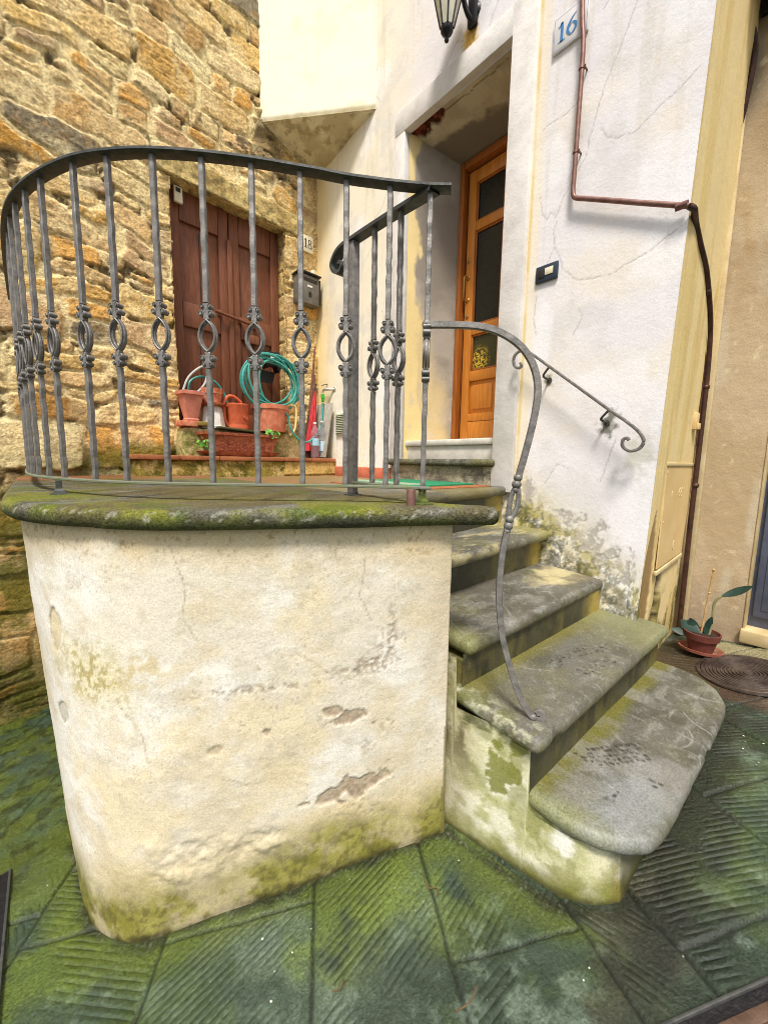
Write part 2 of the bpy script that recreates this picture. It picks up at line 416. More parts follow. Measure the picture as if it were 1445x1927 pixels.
gm = sst(.34, .56, fbm(P3, 11, 4, 22)) * np.clip(sst(.30, .5, wear) * sst(.004, .02, jd), 0, 1) * (.55 + .45 * fbm(P3, 14, 3, 5))
joint = 1 - sst(.0022, .006, jd + .003 * (fbm(P3, 60, 3, 8) - .5))
Zg = G(X, Y) + lift - .007 * joint + .007 * (fbm(P3, 9, 4, 2) - .5)
c = np.zeros(X.shape + (3,)) + S(62, 76, 62)
n1, n2, n3 = fbm(P3, 3.2, 4, 31), fbm(P3, 9, 5, 32), fbm(P3, 28, 5, 33)
c = mixc(c, S(98, 110, 94), sst(.5, .64, n1 * .4 + n2 * .3 + n3 * .3) * .8)
c = mixc(c, S(44, 54, 42), sst(.48, .62, fbm(P3, 6, 7, 41, .66)) * .6)
c = mixc(c, S(124, 136, 122), sst(.58, .7, n3 * .5 + n2 * .5) * .55)
moss = np.zeros(X.shape)
for (x, y, r1, k) in [(-.03, 1.2, .17, 1.), (.62, .70, .14, .95), (.47, .68, .10, .8), (.74, .56, .12, .6), (.2, .98, .14, .55), (1.2, .12, .12, .45), (1.35, .1, .1, .4), (-.1, 1.45, .2, .7), (-.1, 2., .4, .55), (1.6, .12, .1, .4), (.8, .45, .1, .25)]:
    moss = np.maximum(moss, k * blob2(X, Y, (x, y), (r1, r1 * .8), 51, .9, .6))
c = mixc(c, S(106, 120, 46), moss * sst(.25, .6, n2 * .5 + n3 * .5) * .9)
c = mixc(c, S(70, 86, 42), sst(.5, .66, fbm(P3, 6, 7, 61, .64)) * .5)
foot_ = polydist(X, Y, [(.012, 1.62), (.022, 1.27), (.045, 1.15), (.115, 1.045), (.29, .957), (.465, .868), (.655, .78), (.862, .682), (.884, .52), (.90, .36), (.96, .24), (1.06, .225), (2.05, .23)])
fn = foot_ + .05 * (fbm(P3, 16, 5, 63) - .5)
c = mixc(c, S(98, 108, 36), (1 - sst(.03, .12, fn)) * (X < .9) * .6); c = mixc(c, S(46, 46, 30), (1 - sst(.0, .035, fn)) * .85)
c = mixc(c, S(130, 128, 110), (1 - sst(.0, .06, foot_)) * sst(.72, .76, fbm(P3, 150, 2, 64)) * .5)
# right side: brown and red soil stained paving by the pot, pale run by the sill
c = mixc(c, S(78, 58, 42), blob2(X, Y, (2.3, .42), (.28, .16), 71, .5, .4) * .85)
c = mixc(c, S(104, 64, 52), blob2(X, Y, (2.13, .1), (.08, .2), 72, .5, .4) * .6)
c = mixc(c, S(176, 158, 122), blob2(X, Y, (2.58, .15), (.08, .3), 73, .7, .4) * .7)
c = mixc(c, S(40, 38, 30), blob2(X, Y, (2.5, .47), (.12, .07), 74, .5, .4) * .8)
# dirt bank round the foot of the bottom step
c = mixc(c, S(96, 88, 72), blob2(X, Y, (.98, .2), (.2, .07), 75, .9, .5) * .6)
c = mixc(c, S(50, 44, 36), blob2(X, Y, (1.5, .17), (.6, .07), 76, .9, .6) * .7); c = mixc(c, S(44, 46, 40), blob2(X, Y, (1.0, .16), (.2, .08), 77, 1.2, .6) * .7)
c = mixc(c, S(28, 32, 24), joint * .75)
# far left: rough mossy slope of the alley
rough = sst(1.35, 1.7, Y) * (X < .1)
Zg = Zg + rough * .03 * (fbm(P3, 18, 5, 81) - .5)
c = mixc(c, S(84, 92, 30), rough * sst(.42, .62, n2) * .9); c = mixc(c, S(40, 46, 20), rough * sst(.5, .66, n3) * .8)
gm = gm * (1 - rough)
c = c * np.array([.76, .82, .78])      # wet stone
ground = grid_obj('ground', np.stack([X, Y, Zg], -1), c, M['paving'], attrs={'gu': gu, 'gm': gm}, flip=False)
ground['kind'] = 'structure'

# ================================================================== STONE HOUSE (rubble wall with the brown door)
sx0 = sw(.81).x; 
stone_house = thing('stone_house', 'old ochre rubble stone house wall with a brown double door behind the railing', 'house', (.9, 3.15, .97))
av = np.arange(-2.75, .012, .0075); zv = np.arange(-.85, 4.95, .0075)
A, Zs = np.meshgrid(av, zv, indexing='ij')
Pq = np.stack([A, Zs, A * 0], -1)
wx = A + .07 * (fbm(Pq, 5, 3, 101) - .5) + .026 * (fbm(Pq, 18, 4, 102) - .5)
wz = Zs + .15 * (fbm(Pq, 2.4, 3, 103) - .5) + .026 * (fbm(Pq, 18, 4, 104) - .5)
seeds = []
z = -1.; rs = random.Random(23)
while z < 5.1:
    h = rs.choice([.07, .09, .12, .14, .17, .2, .24]) * rs.uniform(.9, 1.15)
    a = -3 + rs.uniform(0, .3)
    while a < .3:
        w = h * rs.uniform(1.1, 3.); w = min(w, .5)
        if h > .11 and rs.random() < .3:
            seeds.append((a + w / 2, z + h * .28, w / 2, h * .27)); seeds.append((a + w / 2 + rs.uniform(-.03, .03), z + h * .78, w / 2, h * .24))
        else: seeds.append((a + w / 2, z + h / 2 + rs.uniform(-.012, .012), w / 2, h / 2))
        a += w
    z += h
# bricks by the foot of the door and a few big ochre stones
for (xx, z0) in [(.62, 1.13), (.6, 1.18), (.52, 1.235), (.68, 1.235), (.72, 1.29)]: seeds.append(((xx - 2) / WD[0], z0, .085, .022))
for (xx, z0, w2, h2) in [(.1, 2.75, .2, .1), (.35, 2.45, .17, .09), (.62, 1.75, .12, .09), (.0, 2.2, .15, .12)]: seeds.append(((xx - 2) / WD[0], z0, w2, h2))
sd = np.array(seeds)
Fa = wx.ravel(); Fz = wz.ravel(); N = len(Fa)
ID = np.zeros(N, int); D1 = np.zeros(N); D2 = np.zeros(N)
cw, ch = .35, .35
for a0 in np.arange(-2.8, .1, cw):
    for z0 in np.arange(-.9, 5., ch):
        m = np.where((Fa >= a0) & (Fa < a0 + cw) & (Fz >= z0) & (Fz < z0 + ch))[0]
        if not len(m): continue
        k = np.where((sd[:, 0] > a0 - .5) & (sd[:, 0] < a0 + cw + .5) & (sd[:, 1] > z0 - .35) & (sd[:, 1] < z0 + ch + .35))[0]
        q = sd[k]
        dx = np.abs(Fa[m][:, None] - q[:, 0]) / q[:, 2]; dz = np.abs(Fz[m][:, None] - q[:, 1]) / q[:, 3]
        dd = ((dx ** 4.5 + dz ** 4.5) ** (1 / 4.5) - 1) * np.minimum(q[:, 2], q[:, 3])
        o = np.argpartition(dd, 1, axis=1)[:, :2]
        da = np.take_along_axis(dd, o, 1); sw_ = da[:, 0] > da[:, 1]
        ID[m] = k[np.where(sw_, o[:, 1], o[:, 0])]; D1[m] = da.min(1); D2[m] = da.max(1)
ID = ID.reshape(A.shape); edge = (D2 - D1).reshape(A.shape) * .5
ns = len(sd); hv = RNG.random(ns); hh = RNG.random(ns); tl = RNG.normal(0, 1, (ns, 2))
mortar = 1 - sst(.003, .012, edge + .016 * (fbm(Pq, 26, 5, 111) - .5) - .004 * (hh[ID] > .45))
ca, cz = sd[ID, 0], sd[ID, 1]
relief = sst(0, .012, edge) * (.004 + .009 * hh[ID]) + (tl[ID, 0] * (wx - ca) * .05 + tl[ID, 1] * (wz - cz) * .07)
facet = np.abs(fbm(Pq * [1, 1.8, 1], 13, 5, 112, .6) - .5); relief = relief - .022 * facet + .008 * (fbm(Pq, 60, 4, 113) - .5)
strat = np.abs(((wz * 42 + 2.5 * fbm(Pq * [1, 2, 1], 6, 4, 114)) % 1) - .5)
relief -= .003 * (1 - sst(.0, .16, strat)) * (hv[ID] > .55)
depth = relief * (1 - .75 * mortar) - .005 * mortar + .004 * mortar * (fbm(Pq, 45, 3, 119) - .5)
deep = mortar * sst(.60, .70, fbm(Pq, 9, 4, 115)); depth -= .018 * deep
pal = np.array([S(222, 188, 122), S(230, 204, 150), S(214, 172, 102), S(232, 208, 160), S(206, 168, 112), S(216, 166, 94), S(196, 164, 124), S(224, 192, 134), S(212, 180, 130), S(186, 158, 124)])
pi = RNG.integers(0, len(pal), ns); sc_ = np.clip(pal[pi] * (0.92 + .22 * RNG.random((ns, 1))) * [1.0, .98, .93], 0, .85)
br = (RNG.random(ns) < .05) & (sd[:, 1] < 2.85); br[-9:-4] = True; br[-4:] = False
sc_[br] = S(186, 98, 62); sc_[-4:] = [S(206, 154, 74), S(204, 160, 88), S(212, 168, 92), S(196, 164, 100)]
dk = RNG.random(ns) < .04; sc_[dk & ~br] = S(140, 128, 104)
c = sc_[ID]
c = mixc(c, S(238, 218, 168), sst(.44, .64, fbm(Pq, 9, 5, 121)) * .5)
c = mixc(c, S(180, 140, 82), sst(.52, .72, fbm(Pq * [1, 1.4, 1], 16, 5, 122, .62)) * .4)
c = mixc(c, S(128, 100, 74), sst(.56, .7, fbm(Pq, 30, 5, 123)) * .4)
c = mixc(c, S(240, 218, 164), mortar * .85); crev = (1 - sst(.0, .005, np.abs(edge - .004 - .006 * fbm(Pq, 24, 3, 132)))) * sst(.48, .6, fbm(Pq, 8, 4, 133)); c = mixc(c, S(116, 86, 52), crev * .6); depth -= .004 * crev
c = mixc(c, S(74, 54, 34), deep * .8)
c = mixc(c, S(84, 62, 38), (1 - sst(.0, .12, strat)) * (hv[ID] > .55) * sst(.45, .6, fbm(Pq, 12, 4, 124)) * .25)
low = 1 - sst(.7, 1.25, Zs + .25 * (fbm(Pq, 4, 4, 125) - .5))
c = mixc(c, S(120, 92, 46), low * .55)  # damp stain plus the shade of the narrow gap, both in the colour
c = mixc(c, S(84, 86, 28), low * sst(.45, .62, fbm(Pq, 7, 5, 126)) * .8)
c = mixc(c, S(70, 72, 26), (1 - sst(-.25, .1, Zs + .2 * (fbm(Pq, 5, 4, 127) - .5))) * .8)
XX = WA[0] + WD[0] * A
mossb = blob2(XX, Zs, (.65, 1.08), (.5, .11), 128, .6, .4); c = mixc(c, S(92, 96, 30), mossb * .8)
drk = blob2(XX, Zs, (1.56, 3.47), (.14, .22), 129, .8, .4); c = mixc(c, S(92, 82, 66), drk * .7)
drk = blob2(XX, Zs, (1.2, 3.42), (.25, .05), 130, 1.2, .5); c = mixc(c, S(70, 60, 56), drk * sst(.45, .6, fbm(Pq, 20, 4, 131)) * .8)
depth = depth * .8
Pw = np.stack([WA[0] + WD[0] * A + WNV[0] * depth, WA[1] + WD[1] * A + WNV[1] * depth, Zs], -1)
ol, orr = .80, 1.665
oz0, oz1 = 1.10, 2.95
xm = (XX[:-1, :-1] + XX[1:, 1:]) / 2; zm = (Zs[:-1, :-1] + Zs[1:, 1:]) / 2
jw = .012 * (fbm(np.stack([xm * 0, zm, xm * 0], -1), 9, 3, 140) - .5) * 2
keep = ~((xm > ol + jw) & (xm < orr + jw) & (zm > oz0) & (zm < oz1))
grid_obj('wall', Pw, c, M['rubble'], stone_house, keep, flip=False)
# jambs of the opening
for xx, s in ((ol, 1), (orr, -1)):
    zz = np.arange(oz0 - .03, oz1 + .06, .009); oo = np.arange(-.16, .012, .009)
    O, Zz = np.meshgrid(oo, zz, indexing='ij'); Pj = np.stack([O + xx, Zz, O * 0], -1)
    row = np.floor(Zz / .19 + .4 * vnoise(np.stack([Zz * 3, O * 0, O * 0], -1), 5)); e = np.abs((Zz / .19) % 1 - .5)
    dp = .02 * (fbm(Pj, 18, 5, 141) - .5) - .012 * sst(.44, .49, e)
    base = np.stack([sw(xx, 0).x + WNV[0] * O + s * (dp - .006), sw(xx, 0).y + WNV[1] * O, Zz], -1)
    cc = np.zeros(O.shape + (3,)) + S(206, 176, 112); cc = mixc(cc, S(176, 150, 104), sst(.4, .65, fbm(Pj, 12, 4, 142))); cc = mixc(cc, S(214, 190, 140), sst(.44, .49, e) * .6)
    cc = mixc(cc, S(110, 92, 60), sst(.55, .7, fbm(Pj, 40, 4, 143)) * .6)
    grid_obj('door_jamb', base, cc, M['rubble'], stone_house, flip=(s < 0))
# dressed face of the right jamb stones (a little proud of the rubble)
# lintel beam
def rough_block(name, parent, x0, x1, o0, o1, z0, z1, cols, seed, amp=.014, material=None, step=.012, sag=None):
    """irregular stone block along the stone wall between offsets o0..o1"""
    nx = max(3, int((x1 - x0) / step)); 
    ring = []
    nr, nz = max(3, int(abs(o1 - o0) / step)), max(3, int(abs(z1 - z0) / step))
    for t in np.linspace(0, 1, nz + 1): ring.append((o1, z0 + (z1 - z0) * t))
    for t in np.linspace(0, 1, nr + 1)[1:]: ring.append((o1 + (o0 - o1) * t, z1))
    for t in np.linspace(0, 1, nz + 1)[1:]: ring.append((o0, z1 + (z0 - z1) * t))
    for t in np.linspace(0, 1, nr + 1)[1:-1]: ring.append((o0 + (o1 - o0) * t, z0))
    ring = np.array(ring)
    xs = np.linspace(x0, x1, nx + 1)
    cen = np.array([(o0 + o1) / 2, (z0 + z1) / 2])
    Pt = np.zeros((nx + 5, len(ring), 3))
    seq = [(x0, .02), (x0, .6), (x0, .92)] + [(x, 1.) for x in xs[1:-1]] + [(x1, .92), (x1, .6), (x1, .02)]
    Pt = np.zeros((len(seq), len(ring), 3))
    for i, (x, k) in enumerate(seq):
        rz = cen + (ring - cen) * k
        # round the long edges a little
        Pt[i, :, 0] = x; Pt[i, :, 1] = rz[:, 0]; Pt[i, :, 2] = rz[:, 1]
    nn = fbm(Pt, 11, 5, seed) - .5; nn2 = fbm(Pt, 30, 4, seed + 7) - .5
    dirn = Pt.copy(); dirn[..., 0] = 0; dirn[..., 1] -= cen[0]; dirn[..., 2] -= cen[1]
    dirn /= np.linalg.norm(dirn, axis=-1, keepdims=True) + 1e-6
    Q = Pt + dirn * (nn * amp * 2 + nn2 * amp)[..., None]
    if sag is not None: Q[..., 2] += sag(Q[..., 0])
    a = (Q[..., 0] - WA[0]) / WD[0]
    Wp = np.stack([WA[0] + WD[0] * a + WNV[0] * Q[..., 1], WA[1] + WD[1] * a + WNV[1] * Q[..., 1], Q[..., 2]], -1)
    c0 = np.zeros(Q.shape) + cols[0]
    c0 = mixc(c0, cols[1], sst(.42, .62, fbm(Pt, 9, 5, seed + 1))); c0 = mixc(c0, cols[2], sst(.5, .66, fbm(Pt, 26, 5, seed + 2)) * .8)
    return grid_obj(name, np.swapaxes(Wp, 0, 1), np.swapaxes(c0, 0, 1), material or M['mossy'], parent, wrap=True, flip=True)
rough_block('lintel', stone_house, .74, 1.82, -.15, .025, 2.955, 3.105, (S(206, 182, 122), S(178, 152, 96), S(122, 108, 76)), 150, .014, M['rubble'])
rough_block('door_sill', stone_house, .77, 1.74, -.14, .14, 1.09, 1.31, (S(186, 170, 120), S(128, 132, 70), S(206, 186, 140)), 160, .016, M['rubble'])
# brown double door
dz0, dz1 = 1.30, 2.965; off = -.115
bd = MB(); midx = 1.235
door_l = MB(); door_l.box(sw((ol + midx) / 2, off - .02, (dz0 + dz1) / 2), (midx - ol, .04, dz1 - dz0), SWR, .003)
leafL = door_l.build('door', M['brown_door'], stone_house)
door_r = MB(); door_r.box(sw((orr + midx) / 2 + .002, off - .02, (dz0 + dz1) / 2), (orr - midx - .006, .04, dz1 - dz0), SWR, .003)
leafR = door_r.build('door', M['brown_door'], stone_house)
def dpart(leaf, x0, x1, z0, z1, o=.0, th=.022, m='brown_door', nm='door_rail', bev=.006):
    MB().box(sw((x0 + x1) / 2, off + o + th / 2, (z0 + z1) / 2), (x1 - x0, th, z1 - z0), SWR, bev).build(nm, M[m], leaf)
for leaf, x0, x1 in ((leafL, ol + .006, midx - .004), (leafR, midx + .004, orr - .004)):
    wv = .075
    dpart(leaf, x0, x0 + wv, dz0, dz1, nm='stile'); dpart(leaf, x1 - wv, x1, dz0, dz1, nm='stile')
    dpart(leaf, x0 + wv + .001, x1 - wv - .001, 2.755, dz1 - .001); dpart(leaf, x0 + wv + .001, x1 - wv - .001, 2.05, 2.22)
    dpart(leaf, x0 + wv + .001, x1 - wv - .001, dz0 + .001, 1.46)
    xm_ = (x0 + x1) / 2
    MB().box(sw(xm_, off + .002, 2.4), (.004, .006, .64), SWR, 0).build('plank_joint', M['ink_black'], leaf)
    MB().box(sw(xm_ - .02, off + .002, 1.75), (.004, .006, .58), SWR, 0).build('plank_joint', M['ink_black'], leaf)
dpart(leafL, midx - .018, midx + .02, dz0, 2.75, .022, .016, nm='cover_strip')
b = MB(); p0, p1 = sw(1.10, off + .06, 2.20), sw(1.46, off + .055, 2.165)
b.tube([p0, p1], .011, 10); b.tube(cr([p1, sw(1.475, off + .06, 2.15), sw(1.48, off + .07, 2.12), sw(1.465, off + .075, 2.105), sw(1.45, off + .07, 2.12)], 5), .007, 8)
for xx in (1.14, 1.3, 1.42): b.box(sw(xx, off + .035, 2.2 - (xx - 1.1) * .1), (.02, .05, .045), SWR, .004)
b.build('bolt', M['brown_door'], leafR)
MB().box(sw(1.40, off + .04, 2.06), (.12, .03, .07), SWR, .006).build('lock_case', M['brown_door'], leafR)
# blackness closing the opening behind the leaves
MB().box(sw(1.23, -.19, 2.1), (1.0, .03, 1.9), SWR, 0).build('door_backing', M['pit'], stone_house)

# ================================================================== WHITE HOUSE
white_house = thing('white_house', 'white plastered house with a wooden glazed front door and stained corner above the steps', 'house', (2.0, 1.3, .3))
SY = [(.70, .41), (.99, .575), (1.16, .77), (1.24, .97), (9, .97)]
def stair_z(y): return np.interp(y, [.45, .72, 1.0, 1.26, 1.36, 1.4], [.36, .53, .72, .94, .97, .97])
yv = np.arange(.48, 3.27, .0058); zv = np.arange(.2, 4.9, .0058)
zv = zv[zv < 4.6]
Yw, Zw = np.meshgrid(yv, zv, indexing='ij'); Pq = np.stack([Yw * 0 + 2, Yw, Zw], -1)
ycz = yc(Zw)
# the first columns follow the leaning corner
k = np.clip((Yw - .48) / .12, 0, 1); Yp = np.where(Yw < .60, ycz - .012 + (.60 - ycz + .012) * k, Yw)
c = np.zeros(Yw.shape + (3,)) + S(234, 229, 230)
c = mixc(c, S(244, 236, 214), sst(1.75, 2.5, Yp + .25 * (fbm(Pq, 2, 4, 201) - .5)))
c = mixc(c, S(240, 228, 204), sst(.48, .7, fbm(Pq, 2.2, 4, 202)) * (.5))
c = mixc(c, S(214, 210, 206), sst(.52, .7, fbm(Pq, 6, 5, 203)) * .45)
c = mixc(c, S(246, 244, 246), sst(.55, .7, fbm(Pq, 3.5, 4, 204)) * .6)
drip = fbm(Pq * [1, 9, .7], 2.2, 4, 205); c = mixc(c, S(196, 186, 160), sst(.56, .72, drip) * sst(2., 4., Zw + Yw) * .25)
hgt = Zw - stair_z(Yp)
inst = 1 - sst(1.22, 1.34, Yp)
st = (1 - sst(.0, .34, hgt + .22 * (fbm(Pq, 5, 6, 206, .62) - .5))) * (.25 + .75 * inst) * (1 - sst(1.9, 2.1, Yp))
c = mixc(c, S(222, 212, 176), st * .8)
c = mixc(c, S(176, 164, 84), st * sst(.44, .60, fbm(Pq, 9, 6, 207, .62)) * (1 - sst(.10, .26, hgt)) * .85)
c = mixc(c, S(246, 244, 240), st * sst(.53, .62, fbm(Pq, 14, 5, 210, .62)) * .8)
spk = sst(.47, .56, fbm(Pq, 44, 6, 208, .70)); bnd = (1 - sst(.07, .24, hgt + .16 * (fbm(Pq, 6, 5, 209, .62) - .5)))
c = mixc(c, S(86, 88, 66), inst * spk * bnd * .62)
c = mixc(c, S(62, 64, 44), inst * (1 - sst(.0, .07, hgt + .06 * (fbm(Pq, 12, 5, 211, .62) - .5))) * sst(.38, .52, fbm(Pq, 30, 5, 212, .66)) * .65)
c = mixc(c, S(190, 184, 174), (1 - sst(.12, .4, hgt)) * sst(.60, .68, fbm(Pq, 70, 5, 213, .66)) * .6)
dep = np.zeros(Yw.shape)
for (y, z, ry, rz, sd_) in [(1.12, .955, .055, .055, 1), (1.17, .85, .03, .02, 2), (.86, .83, .06, .03, 3), (.76, .74, .045, .07, 4), (.70, .66, .03, .05, 5), (.60, .62, .02, .07, 6), (.66, .70, .03, .03, 9), (.95, .86, .03, .015, 10)]:
    m = blob2(Yp, Zw, (y, z), (ry, rz), 220 + sd_, 1.6, .12, 26); m = np.maximum(m, 0)
    m = m * sst(.36, .5, fbm(Pq, 60, 5, 229, .64)); c = mixc(c, S(182, 175, 166), m * .9); dep = dep + .002 * m
# rust bracket stains, lamp stain
m = blob2(Yp, Zw, (.738, 1.285), (.035, .05), 231, 1.3, .4, 40); c = mixc(c, S(92, 92, 70), m * .85)
m = blob2(Yp, Zw, (1.035, 1.515), (.02, .028), 232, 1.2, .4, 40); c = mixc(c, S(110, 108, 62), m * .85)
m = blob2(Yp, Zw, (.6, 1.14), (.05, .08), 233, 1.2, .6); c = mixc(c, S(176, 178, 150), m * .5)
m = blob2(Yp, Zw, (1.62, 3.45), (.05, .07), 234, .8, .5); c = mixc(c, S(214, 172, 60), m * .9)
m = blob2(Yp, Zw, (1.60, 3.5), (.03, .06), 235, 1.2, .4); c = mixc(c, S(84, 80, 44), m * .9)
# tan groove beside the surround
m = (1 - sst(.004, .014, np.abs(Yp - 1.188))) * sst(.9, .95, Zw) * (1 - sst(3.4, 3.42, Zw)); c = mixc(c, S(206, 176, 110), m * (.55 + .45 * sst(.4, .6, fbm(Pq, 6, 3, 236))))
m = (1 - sst(.01, .06, np.abs(Yp - 1.17))) * (Zw > .9); c = mixc(c, S(240, 222, 176), m * .45)
# yellow wash down the inner corner
m = 1 - sst(.0, .35, (3.24 - Yp) + .1 * (fbm(Pq, 8, 4, 237) - .5)); c = mixc(c, S(238, 208, 130), m * .7)
cracks = [[(1.05, 2.29), (1.03, 2.36), (.99, 2.41), (.93, 2.5), (.91, 2.6), (.87, 2.74), (.80, 2.9), (.74, 3.05), (.66, 3.2)],
          [(1.05, 2.29), (1.08, 2.33), (1.1, 2.30), (1.13, 2.35), (1.14, 2.42)], [(1.05, 2.29), (1.06, 2.22), (1.05, 2.16), (1.08, 2.1), (1.10, 2.06)],
          [(.87, 2.58), (.84, 2.53), (.78, 2.50), (.72, 2.49), (.66, 2.53), (.58, 2.56), (.52, 2.60)],
          [(.99, 2.03), (.93, 1.97), (.84, 1.95), (.76, 1.95), (.66, 1.98), (.58, 2.02), (.53, 2.04)],
          [(1.05, 2.16), (1.02, 2.1), (1.0, 2.04)], [(.9, 3.06), (.86, 3.1), (.82, 3.08), (.78, 3.04), (.74, 3.05)],
          [(.91, 1.84), (.89, 1.79), (.93, 1.72)], [(1.13, 1.95), (1.14, 1.85), (1.12, 1.76)], [(1.02, 1.0), (.96, 1.1), (.9, 1.08)], [(.70, 1.22), (.73, 1.1), (.75, 1.02)],
          [(1.8, 3.42), (1.72, 3.5), (1.66, 3.46)], [(1.98, 3.42), (1.9, 3.4), (1.84, 3.43), (1.74, 3.36)], [(1.5, 3.42), (1.45, 3.5), (1.36, 3.53)],
          [(2.55, 2.6), (2.5, 2.66), (2.42, 2.7)], [(2.62, 1.9), (2.7, 1.93), (2.8, 1.91), (2.9, 1.95)], [(2.35, 2.2), (2.32, 2.1), (2.38, 2.0)], [(2.3, 3.0), (2.36, 2.9), (2.45, 2.86)],
          [(2.4, 3.6), (2.5, 3.72), (2.42, 3.85)], [(1.15, 2.72), (1.1, 2.74), (1.06, 2.73), (.99, 2.75)]]
wob = .012 * (fbm(Pq, 30, 3, 240) - .5); wob2 = .012 * (fbm(Pq, 30, 3, 241) - .5)
cd = np.full(Yw.shape, 9.)
for q in cracks: cd = np.minimum(cd, polydist(Yp + wob, Zw + wob2, q))
m = 1 - sst(.0008, .0038, cd); c = mixc(c, S(168, 164, 160), m * .6); dep = dep + .0008 * m
dep = (dep + .004 * (fbm(Pq, 4, 3, 250) - .5)) * sst(.54, .58, Yp)
ol2, or2, ot2 = 2.12, 1.335, 3.25
ym = (Yp[:-1, :-1] + Yp[1:, 1:]) / 2; zm = (Zw[:-1, :-1] + Zw[1:, 1:]) / 2
keep = ~((ym > or2 - .05) & (ym < ol2 + .05) & (zm > .9) & (zm < ot2 + .05))
grid_obj('front_wall', np.stack([2.0 + dep, Yp, Zw], -1), c, M['plaster'], white_house, keep, flip=True)
# raised surround
sur = MB()
def ybox(mb, x0, x1, y0, y1, z0, z1, bev=.004): mb.box(((x0 + x1) / 2, (y0 + y1) / 2, (z0 + z1) / 2), (abs(x1 - x0), abs(y1 - y0), abs(z1 - z0)), 0, bev)
ybox(sur, 1.978, 2.03, ol2, 2.215, 1.10, ot2); ybox(sur, 1.976, 2.03, 1.20, or2, .94, 3.39); ybox(sur, 1.977, 2.03, or2 - .003, 2.215, ot2, 3.388)
sur.build('door_surround', M['surround'], white_house)
# reveal: left cheek and soffit, painted two tones
dX = 2.40
xs = np.arange(2.02, dX + .03, .008); zs = np.arange(1.12, ot2 + .004, .008)
Xr, Zr = np.meshgrid(xs, zs, indexing='ij'); t = (Xr - 2.0) / (dX - 2.0); Pr = np.stack([Xr, Xr * 0, Zr], -1)
Yr = ol2 + (1.972 - ol2) * t + .008 * (fbm(Pr, 5, 4, 260) - .5)
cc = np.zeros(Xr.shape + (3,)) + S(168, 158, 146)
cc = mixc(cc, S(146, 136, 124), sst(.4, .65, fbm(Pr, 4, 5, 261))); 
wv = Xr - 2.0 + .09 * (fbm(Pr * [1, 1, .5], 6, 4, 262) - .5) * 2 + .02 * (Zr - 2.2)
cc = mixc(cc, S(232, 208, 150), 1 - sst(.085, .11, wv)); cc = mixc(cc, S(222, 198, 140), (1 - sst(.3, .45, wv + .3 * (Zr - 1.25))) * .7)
cc = mixc(cc, S(196, 182, 160), sst(.56, .7, fbm(Pr, 14, 5, 263)) * (1 - sst(1.5, 2.0, Zr)) * .6)
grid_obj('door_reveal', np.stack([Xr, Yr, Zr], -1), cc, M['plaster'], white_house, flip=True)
ys = np.arange(or2 - .02, ol2 + .03, .007); Xr, Yr = np.meshgrid(np.arange(2.025, dX + .03, .007), ys, indexing='ij'); Pr = np.stack([Xr, Yr, Xr * 0], -1)
t = (Xr - 2) / (dX - 2); Zr = ot2 + .002 - .10 * t + .006 * (fbm(Pr, 6, 4, 270) - .5)
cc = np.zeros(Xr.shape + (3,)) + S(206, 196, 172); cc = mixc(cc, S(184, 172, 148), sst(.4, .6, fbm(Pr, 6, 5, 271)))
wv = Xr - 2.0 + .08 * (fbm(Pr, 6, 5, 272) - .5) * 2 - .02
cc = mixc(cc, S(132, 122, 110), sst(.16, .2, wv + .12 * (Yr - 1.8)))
hole = (1 - sst(.028, .036, np.hypot((Xr - 2.045) * .75, 0) + .05 * (fbm(Pr, 22, 4, 273) - .5) * 1.4 + .25 * np.maximum(0, np.abs(Yr - 2.0) - .06)))
cc = mixc(cc, S(74, 34, 24), hole); cc = mixc(cc, S(124, 62, 44), hole * sst(.5, .6, fbm(Pr, 40, 3, 274))); Zr = Zr + .018 * hole
m = 1 - sst(.001, .004, polydist(Xr + .02 * (fbm(Pr, 18, 3, 275) - .5), Yr, [(2.06, 1.98), (2.055, 1.8), (2.06, 1.6), (2.05, 1.36)])); cc = mixc(cc, S(90, 78, 62), m * .8)
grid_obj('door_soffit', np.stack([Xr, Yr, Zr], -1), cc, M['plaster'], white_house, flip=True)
rv = MB(); ybox(rv, 2.031, dX, or2 - .06, or2, 1.12, 3.2); rv.build('door_reveal', M['surround'], white_house)
# thresholds and door step
th = MB(); ybox(th, 2.032, 2.46, or2 + .001, ol2 - .004, 1.21, 1.25, .012); ybox(th, 2.05, 2.45, or2 + .001, ol2 - .02, 1.10, 1.209); th.build('threshold', M['white_paint'], white_house)
# wooden door
fr = MB(); ybox(fr, 2.375, 2.46, 1.935, 1.972, 1.252, 3.15, .006); ybox(fr, 2.376, 2.46, or2 + .001, 1.934, 3.10, 3.149, .006)
fr.build('door_frame', M['oak_dark'], white_house)
lx0, lx1 = 2.415, 2.455
leaf = MB()
ybox(leaf, lx0, lx1, 1.855, 1.920, 1.262, 3.085, .004); ybox(leaf, lx0, lx1, 1.555, 1.630, 1.262, 3.085, .004)
for a_, b_ in ((3.005, 3.084), (2.695, 2.755), (2.005, 2.07), (1.685, 1.755), (1.40, 1.455), (1.263, 1.397)): ybox(leaf, lx0 + .001, lx1, 1.6305, 1.8545, a_, b_, .004)
ybox(leaf, 2.433, 2.45, 1.631, 1.854, 1.456, 1.684, .002); ybox(leaf, 2.421, 2.45, 1.66, 1.828, 1.484, 1.656, .008)
door = leaf.build('front_door', M['oak'], white_house)
MB().box((2.437, 1.928, 2.17), (.02, .012, 1.83), 0, 0).build('door_gap', M['pit'], white_house)  # black strip put in the gap as its shade
